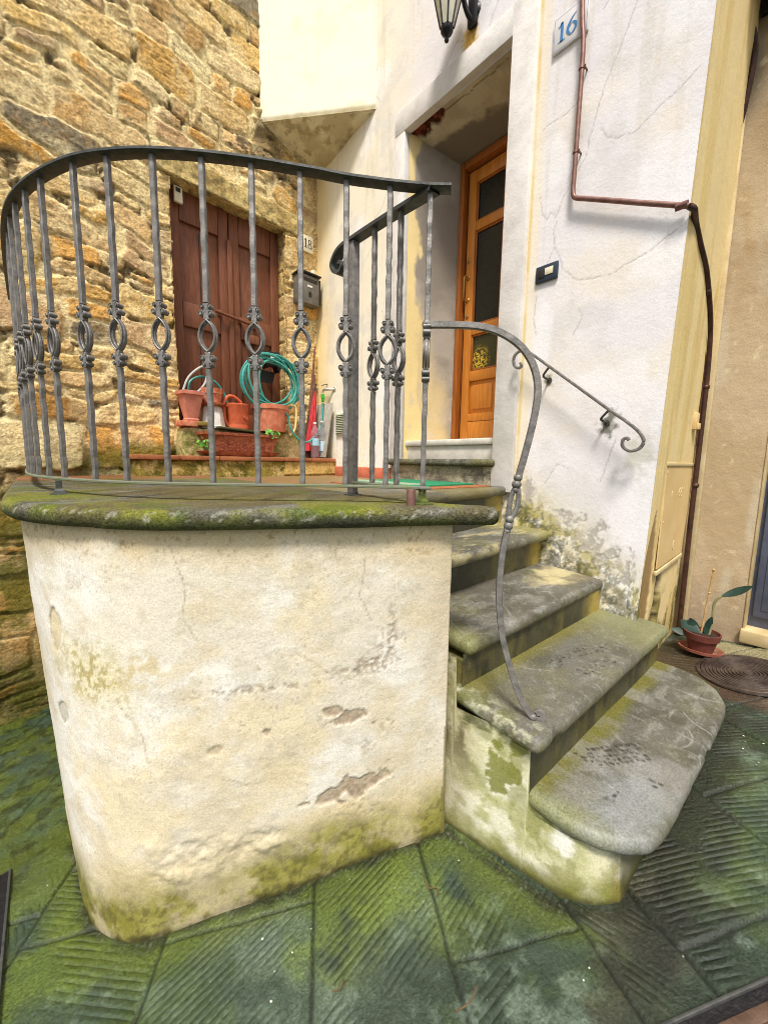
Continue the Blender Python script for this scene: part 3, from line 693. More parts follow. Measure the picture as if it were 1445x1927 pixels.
for z0, z1, mm in ((2.755, 3.005, 'glass_dark'), (2.07, 2.695, 'glass_dark'), (1.755, 2.005, 'glass_gold' if False else 'glass_dark')):
    if z1 < 2.02:      # lowest pane: amber coloured relief glass
        gy_, gz_ = np.meshgrid(np.arange(1.631, 1.8545, .002), np.arange(z0 + .001, z1, .002), indexing='ij'); Pg = np.stack([gy_ * 0 + 2.437, gy_, gz_], -1)
        cg = np.zeros(Pg.shape) + S(60, 58, 32); k_ = (1 - sst(.3, 1.25, np.hypot((gy_ - 1.79) / .085, (gz_ - 1.83) / .095))); cg = mixc(cg, S(214, 176, 50), k_ * sst(.46, .58, fbm(Pg, 130, 2, 360)))
        Pg[..., 0] += .002 * (fbm(Pg, 130, 2, 360) - .5)
        grid_obj('glass_pane', Pg, cg, M['relief_glass'], door, flip=True); 
    else:
        g = MB(); ybox(g, 2.436, 2.444, 1.631, 1.854, z0 + .001, z1 - .001, 0); g.build('glass_pane', M[mm], door)
    bead = MB()
    w_ = .012
    ybox(bead, 2.424, 2.436, 1.842, 1.8544, z0 + .001, z1 - .001, .004); ybox(bead, 2.424, 2.436, 1.6306, 1.643, z0 + .001, z1 - .001, .004)
    ybox(bead, 2.4242, 2.436, 1.6432, 1.8418, z1 - .013, z1 - .001, .004); ybox(bead, 2.4242, 2.436, 1.6432, 1.8418, z0 + .001, z0 + .013, .004)
    bead.build('glazing_bead', M['oak_dark'], door)
leaf2 = MB(); ybox(leaf2, lx0, lx1, or2 + .002, 1.551, 1.262, 3.085, .004); leaf2.build('front_door', M['oak'], white_house)
hd = MB(); hx = 2.395
hd.tube(cr([(2.413, 1.895, 2.40), (2.385, 1.897, 2.405), (2.372, 1.897, 2.38), (2.372, 1.897, 2.32), (2.375, 1.9, 2.27), (2.385, 1.905, 2.25), (2.413, 1.902, 2.245)], 6), .0065, 8)
RY = Matrix.Rotation(R(-90), 3, 'Y')
for z_ in (2.40, 2.25): hd.lathe([(.0001, .008), (.012, .007), (.018, .002), (.019, 0)], (2.416, 1.896, z_), 16, RY)
hd.build('door_handle', M['brass'], door)
for z_ in (2.51, 2.14):
    MB().lathe([(.0001, .006), (.007, .008), (.009, .006), (.016, .004), (.018, 0)], (2.416, 1.893, z_), 18, RY).build('lock', M['brass'], door)
# chamfered upper corner over the landing, with its soffit
PA, PB = np.array([1.478, 3.192]), np.array([2.0, 2.442])
nu = 150; nvz = 170
tt = np.linspace(0, 1, nu); zz = np.linspace(0, 1, nvz)
T, Zt = np.meshgrid(tt, zz, indexing='ij'); zb = 3.64 - .07 * T; ZZ = zb + (4.95 - zb) * Zt
Pc = np.stack([PA[0] + (PB[0] - PA[0]) * T, PA[1] + (PB[1] - PA[1]) * T, ZZ], -1)
nrm = np.array([-(PB - PA)[1], (PB - PA)[0]]); nrm = -nrm / np.linalg.norm(nrm)
cc = np.zeros(T.shape + (3,)) + S(246, 238, 214); cc = mixc(cc, S(238, 226, 196), sst(.45, .65, fbm(Pc, 3, 4, 280))); cc = mixc(cc, S(206, 192, 150), (1 - sst(.0, .05, (ZZ - zb) + .05 * (fbm(Pc, 14, 4, 281) - .5))) * .8)
cc = mixc(cc, S(196, 186, 166), sst(.6, .75, fbm(Pc * [8, 8, 1], 2, 4, 282)) * .25)
wv = .006 * (fbm(Pc, 5, 3, 283) - .5) - .01 * (1 - sst(0, .04, ZZ - zb))
Pc[..., 0] -= wv * .8; Pc[..., 1] -= wv * .57
Pc[:, 0, 2] += .03 * (fbm(Pc[:, 0], 16, 4, 284) - .5)
grid_obj('corner_wall', Pc, cc, M['plaster'], white_house, flip=False)
nu = 90
T, Q = np.meshgrid(np.linspace(0, 1, nu), np.linspace(0, 1, nu), indexing='ij')
e0 = np.stack([PA[0] + (PB[0] - PA[0]) * T, PA[1] + (PB[1] - PA[1]) * T, 3.645 - .07 * T], -1)
ap = np.array([2.02, 3.26, 3.50]); Ps = e0 * (1 - Q[..., None]) + ap * Q[..., None]
Ps[..., 2] += .035 * (fbm(Ps, 7, 4, 285) - .5) * np.minimum(1, 4 * Q)
cc = np.zeros(T.shape + (3,)) + S(206, 194, 158); cc = mixc(cc, S(232, 222, 192), sst(.45, .62, fbm(Ps, 8, 5, 286))); cc = mixc(cc, S(172, 158, 120), sst(.52, .66, fbm(Ps, 20, 5, 287)) * .8)
grid_obj('corner_soffit', Ps, cc, M['rough_plaster'], white_house, flip=True)
# yellow side wall round the corner
xs = np.arange(1.999, 2.70, .0065); zs = np.arange(.1, 4.6, .0085)
Xy, Zy = np.meshgrid(xs, zs, indexing='ij'); Py = np.stack([Xy, Xy * 0, Zy], -1)
cc = np.zeros(Xy.shape + (3,)) + S(222, 200, 148); cc = mixc(cc, S(206, 178, 114), sst(.42, .62, fbm(Py * [6, 1, .5], 2.5, 4, 290)) * .8); cc = mixc(cc, S(226, 202, 140), sst(.5, .7, fbm(Py * [8, 1, .4], 3, 4, 291)) * .5)
cc = mixc(cc, S(120, 94, 42), sst(2.9, 3.6, Zy + .3 * (fbm(Py, 4, 4, 292) - .5)) * .7)  # top painted darker, standing in for shade from overhead
dep = .004 * (fbm(Py, 6, 4, 293) - .5)
brm = (1 - sst(.8, 1.0, np.abs((Xy - (2.075 + .06 * (Zy - .7))) / (.085 * np.clip((.90 - Zy) / .34, .0, 1) ** .7 + 1e-4)) + .3 * (fbm(Py, 30, 4, 294) - .5))) * (Zy < .9) * (Zy > .36)
cc = mixc(cc, S(152, 124, 82), brm); dep = dep + .006 * brm
hol = (1 - sst(.045, .055, np.abs(Xy - 2.262 + .03 * (fbm(Py, 14, 3, 295) - .5)) + .02 * (fbm(Py, 30, 3, 296) - .5))) * (Zy < .61) * (Zy > .2)
cc = mixc(cc, S(120, 106, 84), hol); cc = mixc(cc, S(30, 26, 24), hol * sst(.40, .5, fbm(Py * [1, 1, 2], 26, 3, 297))); dep = dep + .03 * hol
ms = (1 - sst(.36, .62, Zy + .3 * (fbm(Py * [2.5, 1, 1], 8, 4, 298) - .5))); cc = mixc(cc, S(104, 96, 36), ms * sst(.44, .58, fbm(Py * [1.3, 1, .8], 10, 5, 299, .62)) * (1 - hol) * .9)
dep = dep * sst(2.0, 2.03, Xy)
grid_obj('side_wall', np.stack([Xy, yc(Zy) - .012 + dep, Zy], -1), cc, M['plaster'], white_house, flip=False)
pn = MB(); pn.prism([(2.157, .62), (2.56, .645), (2.655, 1.085), (2.162, 1.102)], (0, .533, 0), (1, 0, 0), (0, 0, 1), (0, -1, 0), .006)
panel = pn.build('meter_panel', M['yellow_panel'], white_house, 0)
rim = MB(); rim.box((2.41, .529, 1.108), (.53, .014, .016), 0, .003); rim.box((2.355, .529, .615), (.43, .014, .02), 0, .003, rot=Matrix.Rotation(R(-4), 3, 'Y'))
for q in ((2.18, .84), (2.17, 1.07), (2.60, 1.04)): rim.box((q[0], .528, q[1]), (.008, .006, .012), 0, .002)
rim.build('panel_trim', M['cream_paint'], panel)
def emboss(mb, strokes, ox, oz, s, y):
    for st_ in strokes:
        mb.tube([(ox + px * s, y, oz + pz * s) for px, pz in st_], .0022, 6)
em = MB()
six = [[(1, 2), (.3, 1.6), (0, .9), (.1, .3), (.5, 0), (.9, .2), (1, .6), (.7, 1), (.2, .8)]]
for st_, ox_, oz_ in (([[(0, 0), (0, .9), (.4, 1.2)]], 2.27, .955), (six, 2.39, .95), (six, 2.425, .95), (six, 2.38, .685)):
    em = MB(); emboss(em, st_, ox_, oz_, .022, .527); em.build('embossed_mark', M['cream_paint'], panel)

# ================================================================== BEIGE HOUSE in the alley
beige = thing('beige_house', 'beige roughcast house with a grey blue door at the right edge', 'house', (2.67, .2, .2))
ys = np.arange(-1.6, .60, .009); zs = np.arange(.05, 4.4, .009)
Yb, Zb = np.meshgrid(ys, zs, indexing='ij'); Pb = np.stack([Yb * 0, Yb, Zb], -1)
cc = np.zeros(Yb.shape + (3,)) + S(190, 170, 140); cc = mixc(cc, S(182, 160, 126), sst(.42, .62, fbm(Pb * [1, 1, .4], 5, 5, 300))); cc = mixc(cc, S(198, 186, 162), sst(.52, .68, fbm(Pb * [1, 1, .3], 8, 4, 301)) * .7)
cc = mixc(cc, S(146, 128, 106), (1 - sst(.25, .55, Zb + .2 * (fbm(Pb, 6, 4, 302) - .5))) * .6); cc = mixc(cc, S(130, 90, 34), sst(.48, .62, fbm(Pb, 3, 4, 303)) * sst(1.6, 2.5, Zb) * .55)
cc = mixc(cc, S(104, 84, 56), sst(2.1, 3.2, Zb + .5 * (fbm(Pb, 3, 4, 304) - .5)) * .6); cc = mixc(cc, S(222, 206, 172), sst(.7, .76, fbm(Pb, 24, 4, 305)) * .5)  # upper wall coloured darker as if shaded from above
ym = (Yb[:-1, :-1] + Yb[1:, 1:]) / 2; zm = (Zb[:-1, :-1] + Zb[1:, 1:]) / 2
keep = ~((ym < .252) & (ym > -.75) & (zm > .285) & (zm < 2.5))
grid_obj('wall', np.stack([2.67 + .003 * (fbm(Pb, 26, 5, 306, .66) - .5), Yb, Zb], -1), cc, M['rough_plaster'], beige, keep, flip=True)
bdz = MB(); ybox(bdz, 2.74, 2.78, -.8, .262, .28, 2.5, .004); bdo = bdz.build('door', M['blue_door'], beige)
pp = MB(); ybox(pp, 2.726, 2.7405, .02, .235, .34, 1.25, .006); ybox(pp, 2.728, 2.7405, -.74, -.02, .34, 1.25, .006); ybox(pp, 2.722, 2.7265, .05, .205, .38, 1.2, .006); pp.build('door_moulding', M['blue_door'], bdo)
rvl = MB(); ybox(rvl, 2.665, 2.8, .250, .258, .285, 2.5, .001); rvl.build('door_jamb', M['cream_paint'], beige)
sl = MB(); ybox(sl, 2.64, 2.76, -.85, .265, .215, .285, .01); sl.build('door_sill', M['cream_paint'], beige)
# cream trunking and cable on the inner corner
tk = MB(); tk.box((2.657, .50, 1.5), (.022, .03, 2.66), 0, .004)
tag(tk.build('cable_trunking', M['cream_paint']), 'cream cable trunking strip running up the beige alley corner', 'trunking')
cb = MB(); cb.tube(cr([(2.55, .52, 3.45), (2.60, .51, 3.2), (2.63, .48, 3.05), (2.615, .47, 2.95), (2.63, .485, 2.8), (2.648, .50, 2.72)], 8), .012, 8)
cb.tube(cr([(2.63, .485, 2.82), (2.612, .50, 2.72), (2.615, .51, 2.5), (2.60, .517, 2.2), (2.55, .52, 1.9)], 8), .005, 6)
tag(cb.build('electric_cable', M['brown_pipe']), 'dark sagging electric cable entering the cream trunking under the alley lantern', 'cable')
ln = thing('alley_lantern', 'black iron lantern hanging at the top right corner of the alley', 'lantern', (2.5, .42, 3.2))
l = MB(); l.lathe([(.0001, -.0), (.05, .0), (.095, .03), (.11, .07), (.07, .12), (.1, .15), (.1, .3), (.0001, .34)], (2.5, .40, 3.17), 8); l.build('housing', M['lamp_metal'], ln)
l = MB(); l.tube(cr([(2.66, .42, 3.35), (2.6, .41, 3.42), (2.5, .40, 3.45)], 5), .014, 8); l.box((2.655, .43, 3.3), (.03, .08, .3), 0, .006); l.build('bracket', M['lamp_metal'], ln)

# ================================================================== TERRACE
terrace = thing('terrace', 'curved cream plastered terrace with a mossy bullnose stone slab on top', 'terrace', (.4, 1.2, 0))
top = cr([(-.045, 3.25), (-.045, 2.3), (-.043, 1.62), (-.036, 1.46), (-.005, 1.335), (.05, 1.225), (.16, 1.065), (.31, .948), (.47, .858), (.631, .774), (.78, .70), (.838, .678)], 10)
bot = cr([(-.0, 3.25), (.005, 2.3), (.012, 1.62), (.018, 1.42), (.022, 1.27), (.045, 1.15), (.115, 1.045), (.29, .957), (.465, .868), (.655, .78), (.80, .71), (.862, .682)], 10)
top = np.vstack([top, cr([(.852, .70), (.856, .8), (.856, 1.3)], 6)]); bot = np.vstack([bot, cr([(.872, .705), (.872, .8), (.868, 1.3)], 6)])
dd_ = np.r_[0, np.cumsum(np.linalg.norm(np.diff(top, axis=0), axis=1))]
i0 = np.argmin(np.abs(top[:, 1] - 1.62)); i0 = [i for i in range(len(top)) if top[i, 1] <= 1.63][0]
i1 = [i for i in range(len(top)) if top[i, 0] >= .845][0]
ss = np.r_[np.linspace(0, dd_[i0], 40)[:-1], np.arange(dd_[i0], dd_[i1] + .02, .0045), np.linspace(dd_[i1] + .025, dd_[-1], 20)]
tp = np.stack([np.interp(ss, dd_, top[:, k]) for k in range(2)], -1); bt = np.stack([np.interp(ss, dd_, bot[:, k]) for k in range(2)], -1)
hv_ = np.arange(0, 1.0001, .0042); hv_ = np.r_[hv_, 1.]
Tt, Hh = np.meshgrid(np.arange(len(ss)), hv_, indexing='ij')
zt = .955; zbm = -.06 + np.minimum(0, (G(bt[:, 0], bt[:, 1])))
Zp = zbm[:, None] + (zt - zbm)[:, None] * Hh
kk = Hh ** .8
Pp = np.stack([bt[Tt, 0] * (1 - kk) + tp[Tt, 0] * kk, bt[Tt, 1] * (1 - kk) + tp[Tt, 1] * kk, Zp], -1)
gz = G(Pp[..., 0], Pp[..., 1]); hg = Pp[..., 2] - gz
c = np.zeros(Pp.shape) + S(218, 209, 190)
c = mixc(c, S(230, 225, 214), sst(.46, .66, fbm(Pp, 4, 5, 401)) * .8)
c = mixc(c, S(220, 202, 160), sst(.5, .66, fbm(Pp, 3, 7, 402, .64)) * .65)
topb = sst(.80, .93, Pp[..., 2] + .12 * (fbm(Pp, 8, 5, 403) - .5)); c = mixc(c, S(206, 182, 132), topb * .8)
c = mixc(c, S(132, 108, 66), topb * sst(.62, .7, fbm(Pp, 70, 4, 404)) * .6)
c = mixc(c, S(198, 176, 138), sst(.70, .83, Pp[..., 0]) * sst(.35, .7, Pp[..., 2]) * .5)
c = mixc(c, S(192, 182, 158), sst(.54, .68, fbm(Pp, 14, 7, 405, .68)) * .45)
m = blob(Pp, (.075, 1.19, .57), (.05, .3, .08), 406, 1.0, 14, .8); c = mixc(c, S(214, 200, 144), m * .6); c = mixc(c, S(164, 148, 84), m * sst(.46, .6, fbm(Pp, 90, 4, 407, .62)) * .8)
m = blob(Pp, (.16, 1.08, .60), (.07, .3, .05), 408, 1.0, 12, .5); c = mixc(c, S(190, 170, 110), m * sst(.42, .6, fbm(Pp, 40, 4, 409)) * .6)
mh = .11 + .06 * fbm(Pp * [1, 1, 0], 7, 3, 410)
mo = (1 - sst(-.07, .065, hg - mh + .10 * (fbm(Pp, 13, 6, 411, .62) - .5))) * .95
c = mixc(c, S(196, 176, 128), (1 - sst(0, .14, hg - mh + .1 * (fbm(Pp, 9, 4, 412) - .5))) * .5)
mc = mixc(np.zeros(Pp.shape) + S(122, 118, 40), S(150, 144, 70), sst(.4, .65, fbm(Pp, 12, 4, 413))); mc = mixc(mc, S(84, 80, 30), sst(.44, .62, fbm(Pp, 60, 4, 414, .62)) * .7)
c = c * (1 - mo[..., None]) + mc * mo[..., None]
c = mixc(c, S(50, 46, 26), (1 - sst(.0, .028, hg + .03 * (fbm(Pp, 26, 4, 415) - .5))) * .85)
side = sst(.60, .62, Pp[..., 1] * 0 + (Pp[..., 0] > .845) * 1.); c = mixc(c, S(120, 110, 62), side * (1 - sst(.45, .75, Pp[..., 2])) * .8)
peel = np.zeros(Pp.shape[:2]); fine = fbm(Pp, 26, 5, 420, .62); fine2 = fbm(Pp, 120, 4, 421, .6)
for (p, rx, rz, sp) in [((.552, .815, .195), .08, .026, 0), ((.61, .785, .208), .055, .034, 0), ((.66, .755, .215), .03, .014, 0), ((.69, .745, .24), .02, .03, .5), ((.683, .747, .605), .05, .05, .9), ((.689, .744, .67), .015, .06, .8), ((.575, .80, .545), .055, .018, .8), ((.638, .77, .562), .05, .028, .9),
                        ((.588, .795, .415), .05, .016, .1), ((.545, .818, .44), .022, .014, .3), ((.647, .764, .388), .014, .03, .4), ((.68, .748, .375), .025, .018, .5), ((.627, .774, .32), .022, .022, .6), ((.25, .991, .523), .028, .014, .7), ((.32, .94, .535), .05, .010, .9), ((.444, .871, .528), .045, .010, .8), ((.38, .91, .53), .06, .012, .95),
                        ((.291, .96, .376), .014, .010, .1), ((.198, 1.031, .088), .014, .014, .2), ((.132, 1.102, -.03), .018, .018, .5), ((.015, 1.294, .655), .030, .06, -1), ((.018, 1.289, .43), .030, .035, -2), ((.643, .766, .11), .05, .012, .9), ((.60, .79, .14), .07, .02, .95), ((.40, .90, .41), .01, .01, .3)]:
    dx = np.hypot(Pp[..., 0] - p[0], Pp[..., 1] - p[1]) / rx; dz = (Pp[..., 2] - p[2] - (.22 * (Pp[..., 0] - p[0]) if sp in (0, .1) else 0)) / rz
    q = np.hypot(dx, dz) + 1.1 * (fine - .5) * 2 * (1 if sp >= 0 else .45)
    mk = 1 - sst(.9, 1.08, q)
    if sp > .4: mk = (1 - sst(.5, 1.7, q)) * sst(.47 + .06 * (sp - .5), .57 + .06 * (sp - .5), fine2 * .6 + fine * .4) * .8
    if sp == -1 or sp == -2:
        c = mixc(c, S(214, 198, 160) if sp == -1 else S(196, 190, 172), mk * .9); rimm = mk * (1 - sst(.0, .25, 1.0 - q)); c = mixc(c, S(96, 84, 60), rimm * (dx * 0 + (Pp[..., 0] + .45 * (1.294 - Pp[..., 1]) < p[0])) * .8)
    rimk = np.clip(sst(.55, .95, 1.5 - q) - mk, 0, 1) if 0 <= sp <= .4 else 0
    peel = np.maximum(peel, mk) if sp != 0 else np.maximum(peel, mk * 1.4) - .5 * rimk
    if sp >= 0: c = mixc(c, mixc(np.zeros(Pp.shape) + S(180, 162, 138), S(154, 136, 114), sst(.4, .6, fine2)), mk * .92)
sx_ = Pp[..., 0] + .45 * (.95 - Pp[..., 1])
for q_ in ([(.50, .62), (.56, .58), (.60, .55), (.66, .53)], [(.20, .90), (.23, .80), (.22, .72), (.26, .66)], [(.70, .86), (.68, .76), (.72, .68)], [(.30, .30), (.38, .27), (.47, .28), (.53, .24)], [(.05, .5), (.10, .44), (.12, .36)]):
    hcr = 1 - sst(.0006, .0030, polydist(sx_ + .018 * (fbm(Pp, 26, 4, 441) - .5), Pp[..., 2] + .018 * (fbm(Pp, 26, 4, 442) - .5), q_)); c = mixc(c, S(150, 132, 100), hcr * .55)
specks = sst(.74, .78, fbm(Pp, 130, 2, 430)) * sst(.4, .6, fbm(Pp, 4, 2, 431)); c = mixc(c, S(140, 120, 90), specks * .4); c = mixc(c, S(206, 190, 156), sst(.5, .66, fbm(Pp, 7, 6, 437, .62)) * .55)
# outward normal approx from plan tangent
tg = np.gradient(Pp[..., :2], axis=0); tg /= np.linalg.norm(tg, axis=-1, keepdims=True) + 1e-9
nx_, ny_ = tg[..., 1], -tg[..., 0]
blist = blob(Pp, (.24, 1.0, .09), (.12, .3, .06), 432, .6, 9, .5) + blob(Pp, (.4, .9, .10), (.04, .3, .03), 433, .6, 9, .5)
dsp = -.0028 * peel + .006 * (fbm(Pp, 6, 3, 434) - .5) + .002 * (fbm(Pp, 40, 4, 435) - .5) + blist * .012 * (fbm(Pp, 26, 4, 436) - .5) * 2
Pp[..., 0] += nx_ * dsp; Pp[..., 1] += ny_ * dsp
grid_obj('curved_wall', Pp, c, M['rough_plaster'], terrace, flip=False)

# ---- generic bullnose slab from four boundary curves (Coons patch top + rolled nose)
def slab(name, parent, back, front, left, right, zf, th, roll, paint, step=.0055, material=None, nose=None, flat_sides=()):
    """back/front run left->right, left/right run back->front (2-D points); zf(x,y)->top z"""
    back, front, left, right = [np.asarray(q, float) for q in (back, front, left, right)]
    L = lambda q: np.linalg.norm(np.diff(q, axis=0), axis=1).sum()
    nu = max(8, int(max(L(back), L(front)) / step)); nv = max(6, int(max(L(left), L(right)) / step))
    def rs_(q, n):
        d = np.r_[0, np.cumsum(np.linalg.norm(np.diff(q, axis=0), axis=1))]; t = np.linspace(0, d[-1], n)
        return np.stack([np.interp(t, d, q[:, k]) for k in range(2)], -1)
    b_, f_, l_, r_ = rs_(back, nu), rs_(front, nu), rs_(left, nv), rs_(right, nv)
    u = np.linspace(0, 1, nu)[:, None, None]; v = np.linspace(0, 1, nv)[None, :, None]
    Pc_ = (1 - v) * b_[:, None] + v * f_[:, None] + (1 - u) * l_[None] + u * r_[None] - ((1 - u) * (1 - v) * b_[0] + u * (1 - v) * b_[-1] + (1 - u) * v * f_[0] + u * v * f_[-1])
    # perimeter order: left (front->back) , back, right, front reversed : build nose rings round it
    ringP = np.vstack([Pc_[0, ::-1], Pc_[1:, 0], Pc_[-1, 1:], Pc_[-2:0:-1, -1]])
    n = len(ringP)
    tgt = np.roll(ringP, -1, 0) - np.roll(ringP, 1, 0)
    for _ in range(3): tgt = (np.roll(tgt, 1, 0) + tgt + np.roll(tgt, -1, 0)) / 3
    tgt /= np.linalg.norm(tgt, axis=1, keepdims=True) + 1e-9
    nr = np.stack([-tgt[:, 1], tgt[:, 0]], -1)
    if ((ringP - ringP.mean(0)) * nr).sum() < 0: nr = -nr
    prof = [(roll * math.sin(a), -th / 2 + th / 2 * math.cos(a)) for a in np.linspace(.0, math.pi, 13)[1:]]
    x, y = Pc_[..., 0], Pc_[..., 1]
    Pt = np.stack([x, y, zf(x, y)], -1)
    nz_ = .0028 * (fbm(Pt, 7, 4, 500 + nu) - .5); Pt[..., 2] += nz_
    V = [Pt.reshape(-1, 3)]
    zr = np.concatenate([Pt[0, ::-1, 2], Pt[1:, 0, 2], Pt[-1, 1:, 2], Pt[-2:0:-1, -1, 2]])
    for o_, dz in prof:
        q = ringP + nr * o_
        pts = np.stack([q[:, 0], q[:, 1], zr + dz], -1)
        w_ = fbm(pts, 16, 4, 520 + nu) - .5
        chip = sst(.66, .74, fbm(pts, 11, 4, 530 + nu)) * .006
        pts[:, :2] += nr * (.004 * w_ - chip)[:, None]
        V.append(pts)
    V.append(np.stack([ringP[:, 0], ringP[:, 1], zr - th], -1) - np.stack([nr[:, 0] * .03, nr[:, 1] * .03, zr * 0], -1))
    allV = np.vstack(V)
    idx = np.arange(nu * nv).reshape(nu, nv)
    F = [tuple(q) for q in np.stack([idx[:-1, :-1], idx[1:, :-1], idx[1:, 1:], idx[:-1, 1:]], -1).reshape(-1, 4)[:, ::-1]]
    ring_i = np.concatenate([idx[0, ::-1], idx[1:, 0], idx[-1, 1:], idx[-2:0:-1, -1]])
    prev = ring_i; base = nu * nv
    for k in range(len(prof) + 1):
        cur = base + np.arange(n)
        for i in range(n): F.append((prev[i], cur[i], cur[(i + 1) % n], prev[(i + 1) % n]))
        prev = cur; base += n
    F.append(tuple(prev[::-1]))
    me = bpy.data.meshes.new(name); me.from_pydata(allV.tolist(), [], [tuple(int(i) for i in f) for f in F]); me.update()
    bm = bmesh.new(); bm.from_mesh(me); bmesh.ops.recalc_face_normals(bm, faces=bm.faces); bm.to_mesh(me); bm.free()
    me.shade_smooth()
    isn = np.zeros(len(allV)); isn[nu * nv:] = np.repeat(np.arange(1, len(prof) + 2), n) / len(prof)
    cc_ = paint(allV, isn)
    a = me.color_attributes.new('Col', 'FLOAT_COLOR', 'POINT'); c4 = np.ones((len(allV), 4), np.float32); c4[:, :3] = np.clip(cc_, .004, .9); a.data.foreach_set('color', c4.ravel())
    me.materials.append(material or M['tread'])
    o = bpy.data.objects.new(name, me); COL.objects.link(o)
    return attach(o, parent)

def stone_paint(seed, mossk=.5, pale=None, extra=None):
    def f(V, isn):
        c = np.zeros(V.shape) + S(100, 98, 88)
        c = mixc(c, S(78, 76, 64), sst(.42, .64, fbm(V, 6, 5, seed)) * .8)
        c = mixc(c, S(136, 134, 126), sst(.54, .7, fbm(V * [1.2, 3, 1], 9, 5, seed + 1)) * .6)
        # thin pale curved scrape marks left by sweeping
        rgs = random.Random(seed); fade = sst(.38, .6, fbm(V, 9, 3, seed + 3))
        ylo, yhi, xlo, xhi = V[:, 1].min(), V[:, 1].max(), V[:, 0].min(), V[:, 0].max()
        for k in range(26):
            cx, cy_ = rgs.uniform(xlo, xhi), rgs.uniform(ylo - .1, yhi + .2); r_ = rgs.uniform(.05, .32); a0 = rgs.uniform(0, 6.28); wd_ = rgs.uniform(.002, .006)
            da = (np.arctan2(V[:, 1] - cy_, V[:, 0] - cx) - a0) % 6.283; L_ = rgs.uniform(.6, 1.8)
            m = (1 - sst(wd_ * .3, wd_, np.abs(np.hypot(V[:, 0] - cx, V[:, 1] - cy_) - r_ - .012 * np.sin(da * 3)))) * sst(0, .3, da) * (1 - sst(L_ - .4, L_, da))
            c = mixc(c, S(176, 174, 166), m * fade * .45)
        mm = sst(.46, .66, fbm(V, 5, 5, seed + 4)) * mossk
        c = mixc(c, S(112, 108, 70), mm)
        c = mixc(c, S(104, 98, 56), isn.clip(0, 1) * (.35 + .5 * sst(.4, .6, fbm(V, 8, 4, seed + 5))) * sst(.15, .5, isn))
        c = mixc(c, S(72, 68, 56), sst(.53, .68, fbm(V, 34, 6, seed + 6, .68)) * .3); c = mixc(c, S(172, 170, 162), sst(.58, .70, fbm(V, 60, 5, seed + 8, .68)) * .22)
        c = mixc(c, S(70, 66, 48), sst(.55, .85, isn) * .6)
        if extra is not None: c = extra(c, V, isn)
        return c
    return f

# terrace slab
wallc = cr([(-.045, 1.70), (-.043, 1.60), (-.036, 1.46), (-.005, 1.335), (.05, 1.225), (.16, 1.065), (.31, .948), (.47, .858), (.631, .774), (.78, .70)], 6)
fr_ = offset_poly(wallc, .018, False)
fr_ = np.vstack([fr_, cr([(.80, .668), (.86, .628), (.905, .602)], 5)])
lf = np.array([(-.063, 3.02), (-.063, 1.70)]); rt = cr([(.862, 3.06), (.862, 1.6), (.862, 1.05), (.858, .80), (.872, .70), (.91, .64), (.905, .602)], 6)
bk = np.array([(-.063, 3.02), (.862, 3.06)])
fr_[0] = lf[-1]
def slab_extra(c, V, isn):
    c = mixc(c, S(104, 92, 52), sst(.35, .6, fbm(V * [1, 2, 1], 5, 5, 601)) * .7)
    front = 1 - sst(.0, .35, polydist(V[:, 0], V[:, 1], [tuple(p) for p in fr_[::4]]))
    c = mixc(c, S(126, 128, 44), front * sst(.42, .58, fbm(V, 7, 5, 602)) * .85)
    c = mixc(c, S(92, 108, 36), sst(.56, .7, fbm(V, 4, 4, 603)) * .6)
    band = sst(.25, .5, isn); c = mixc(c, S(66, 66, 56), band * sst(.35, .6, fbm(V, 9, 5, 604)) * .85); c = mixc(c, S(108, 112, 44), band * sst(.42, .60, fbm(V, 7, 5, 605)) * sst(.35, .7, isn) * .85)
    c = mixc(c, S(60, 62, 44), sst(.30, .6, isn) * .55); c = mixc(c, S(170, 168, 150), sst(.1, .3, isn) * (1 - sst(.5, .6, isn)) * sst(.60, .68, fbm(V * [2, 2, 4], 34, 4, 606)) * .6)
    c = mixc(c, S(168, 96, 58), sst(2.3, 2.75, V[:, 1] + .3 * (fbm(V, 4, 3, 607) - .5)) * .55)
    return c
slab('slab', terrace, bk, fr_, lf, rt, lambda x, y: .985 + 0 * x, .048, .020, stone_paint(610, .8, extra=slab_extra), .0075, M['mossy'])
def floor_extra(c, V, isn):
    c = mixc(c, S(150, 104, 68), sst(1.5, 2.0, V[:, 1] + .5 * (fbm(V, 3, 4, 621) - .5)) * .7)
    c = mixc(c, S(120, 108, 56), sst(.45, .62, fbm(V, 4, 5, 622)) * .6)
    return c
# ledge in front of the stone wall
le = MB(); le.box(sw(1.22, .14, 1.03), (1.56, .29, .14), SWR, .004)
rough_block('ledge', terrace, .455, 1.995, -.02, .285, .95, 1.088, (S(150, 132, 62), S(96, 92, 34), S(214, 188, 124)), 640, .010, M['mossy'])
rough_block('ledge_plaster', terrace, 1.46, 1.996, .2, .289, .98, 1.087, (S(222, 190, 122), S(206, 172, 100), S(150, 130, 60)), 644, .003, M['mossy'])
x = .447
tiles = MB(); tt_ = random.Random(9)
while x < 1.97:
    w_ = min(.255, 1.985 - x); tiles.box(sw(x + w_ / 2, .155, 1.104 + tt_.uniform(-.001, .001)), (w_ - .004, .30, .030), SWR + tt_.uniform(-.004, .004), .005); x += .256
tiles.build('ledge_tiles', M['tile_brown'], terrace)
sk = MB(); ybox(sk, 1.975, 2.01, 2.215, 2.925, .97, 1.052, .004); sk.build('red_skirting', M['tile_red'], terrace)

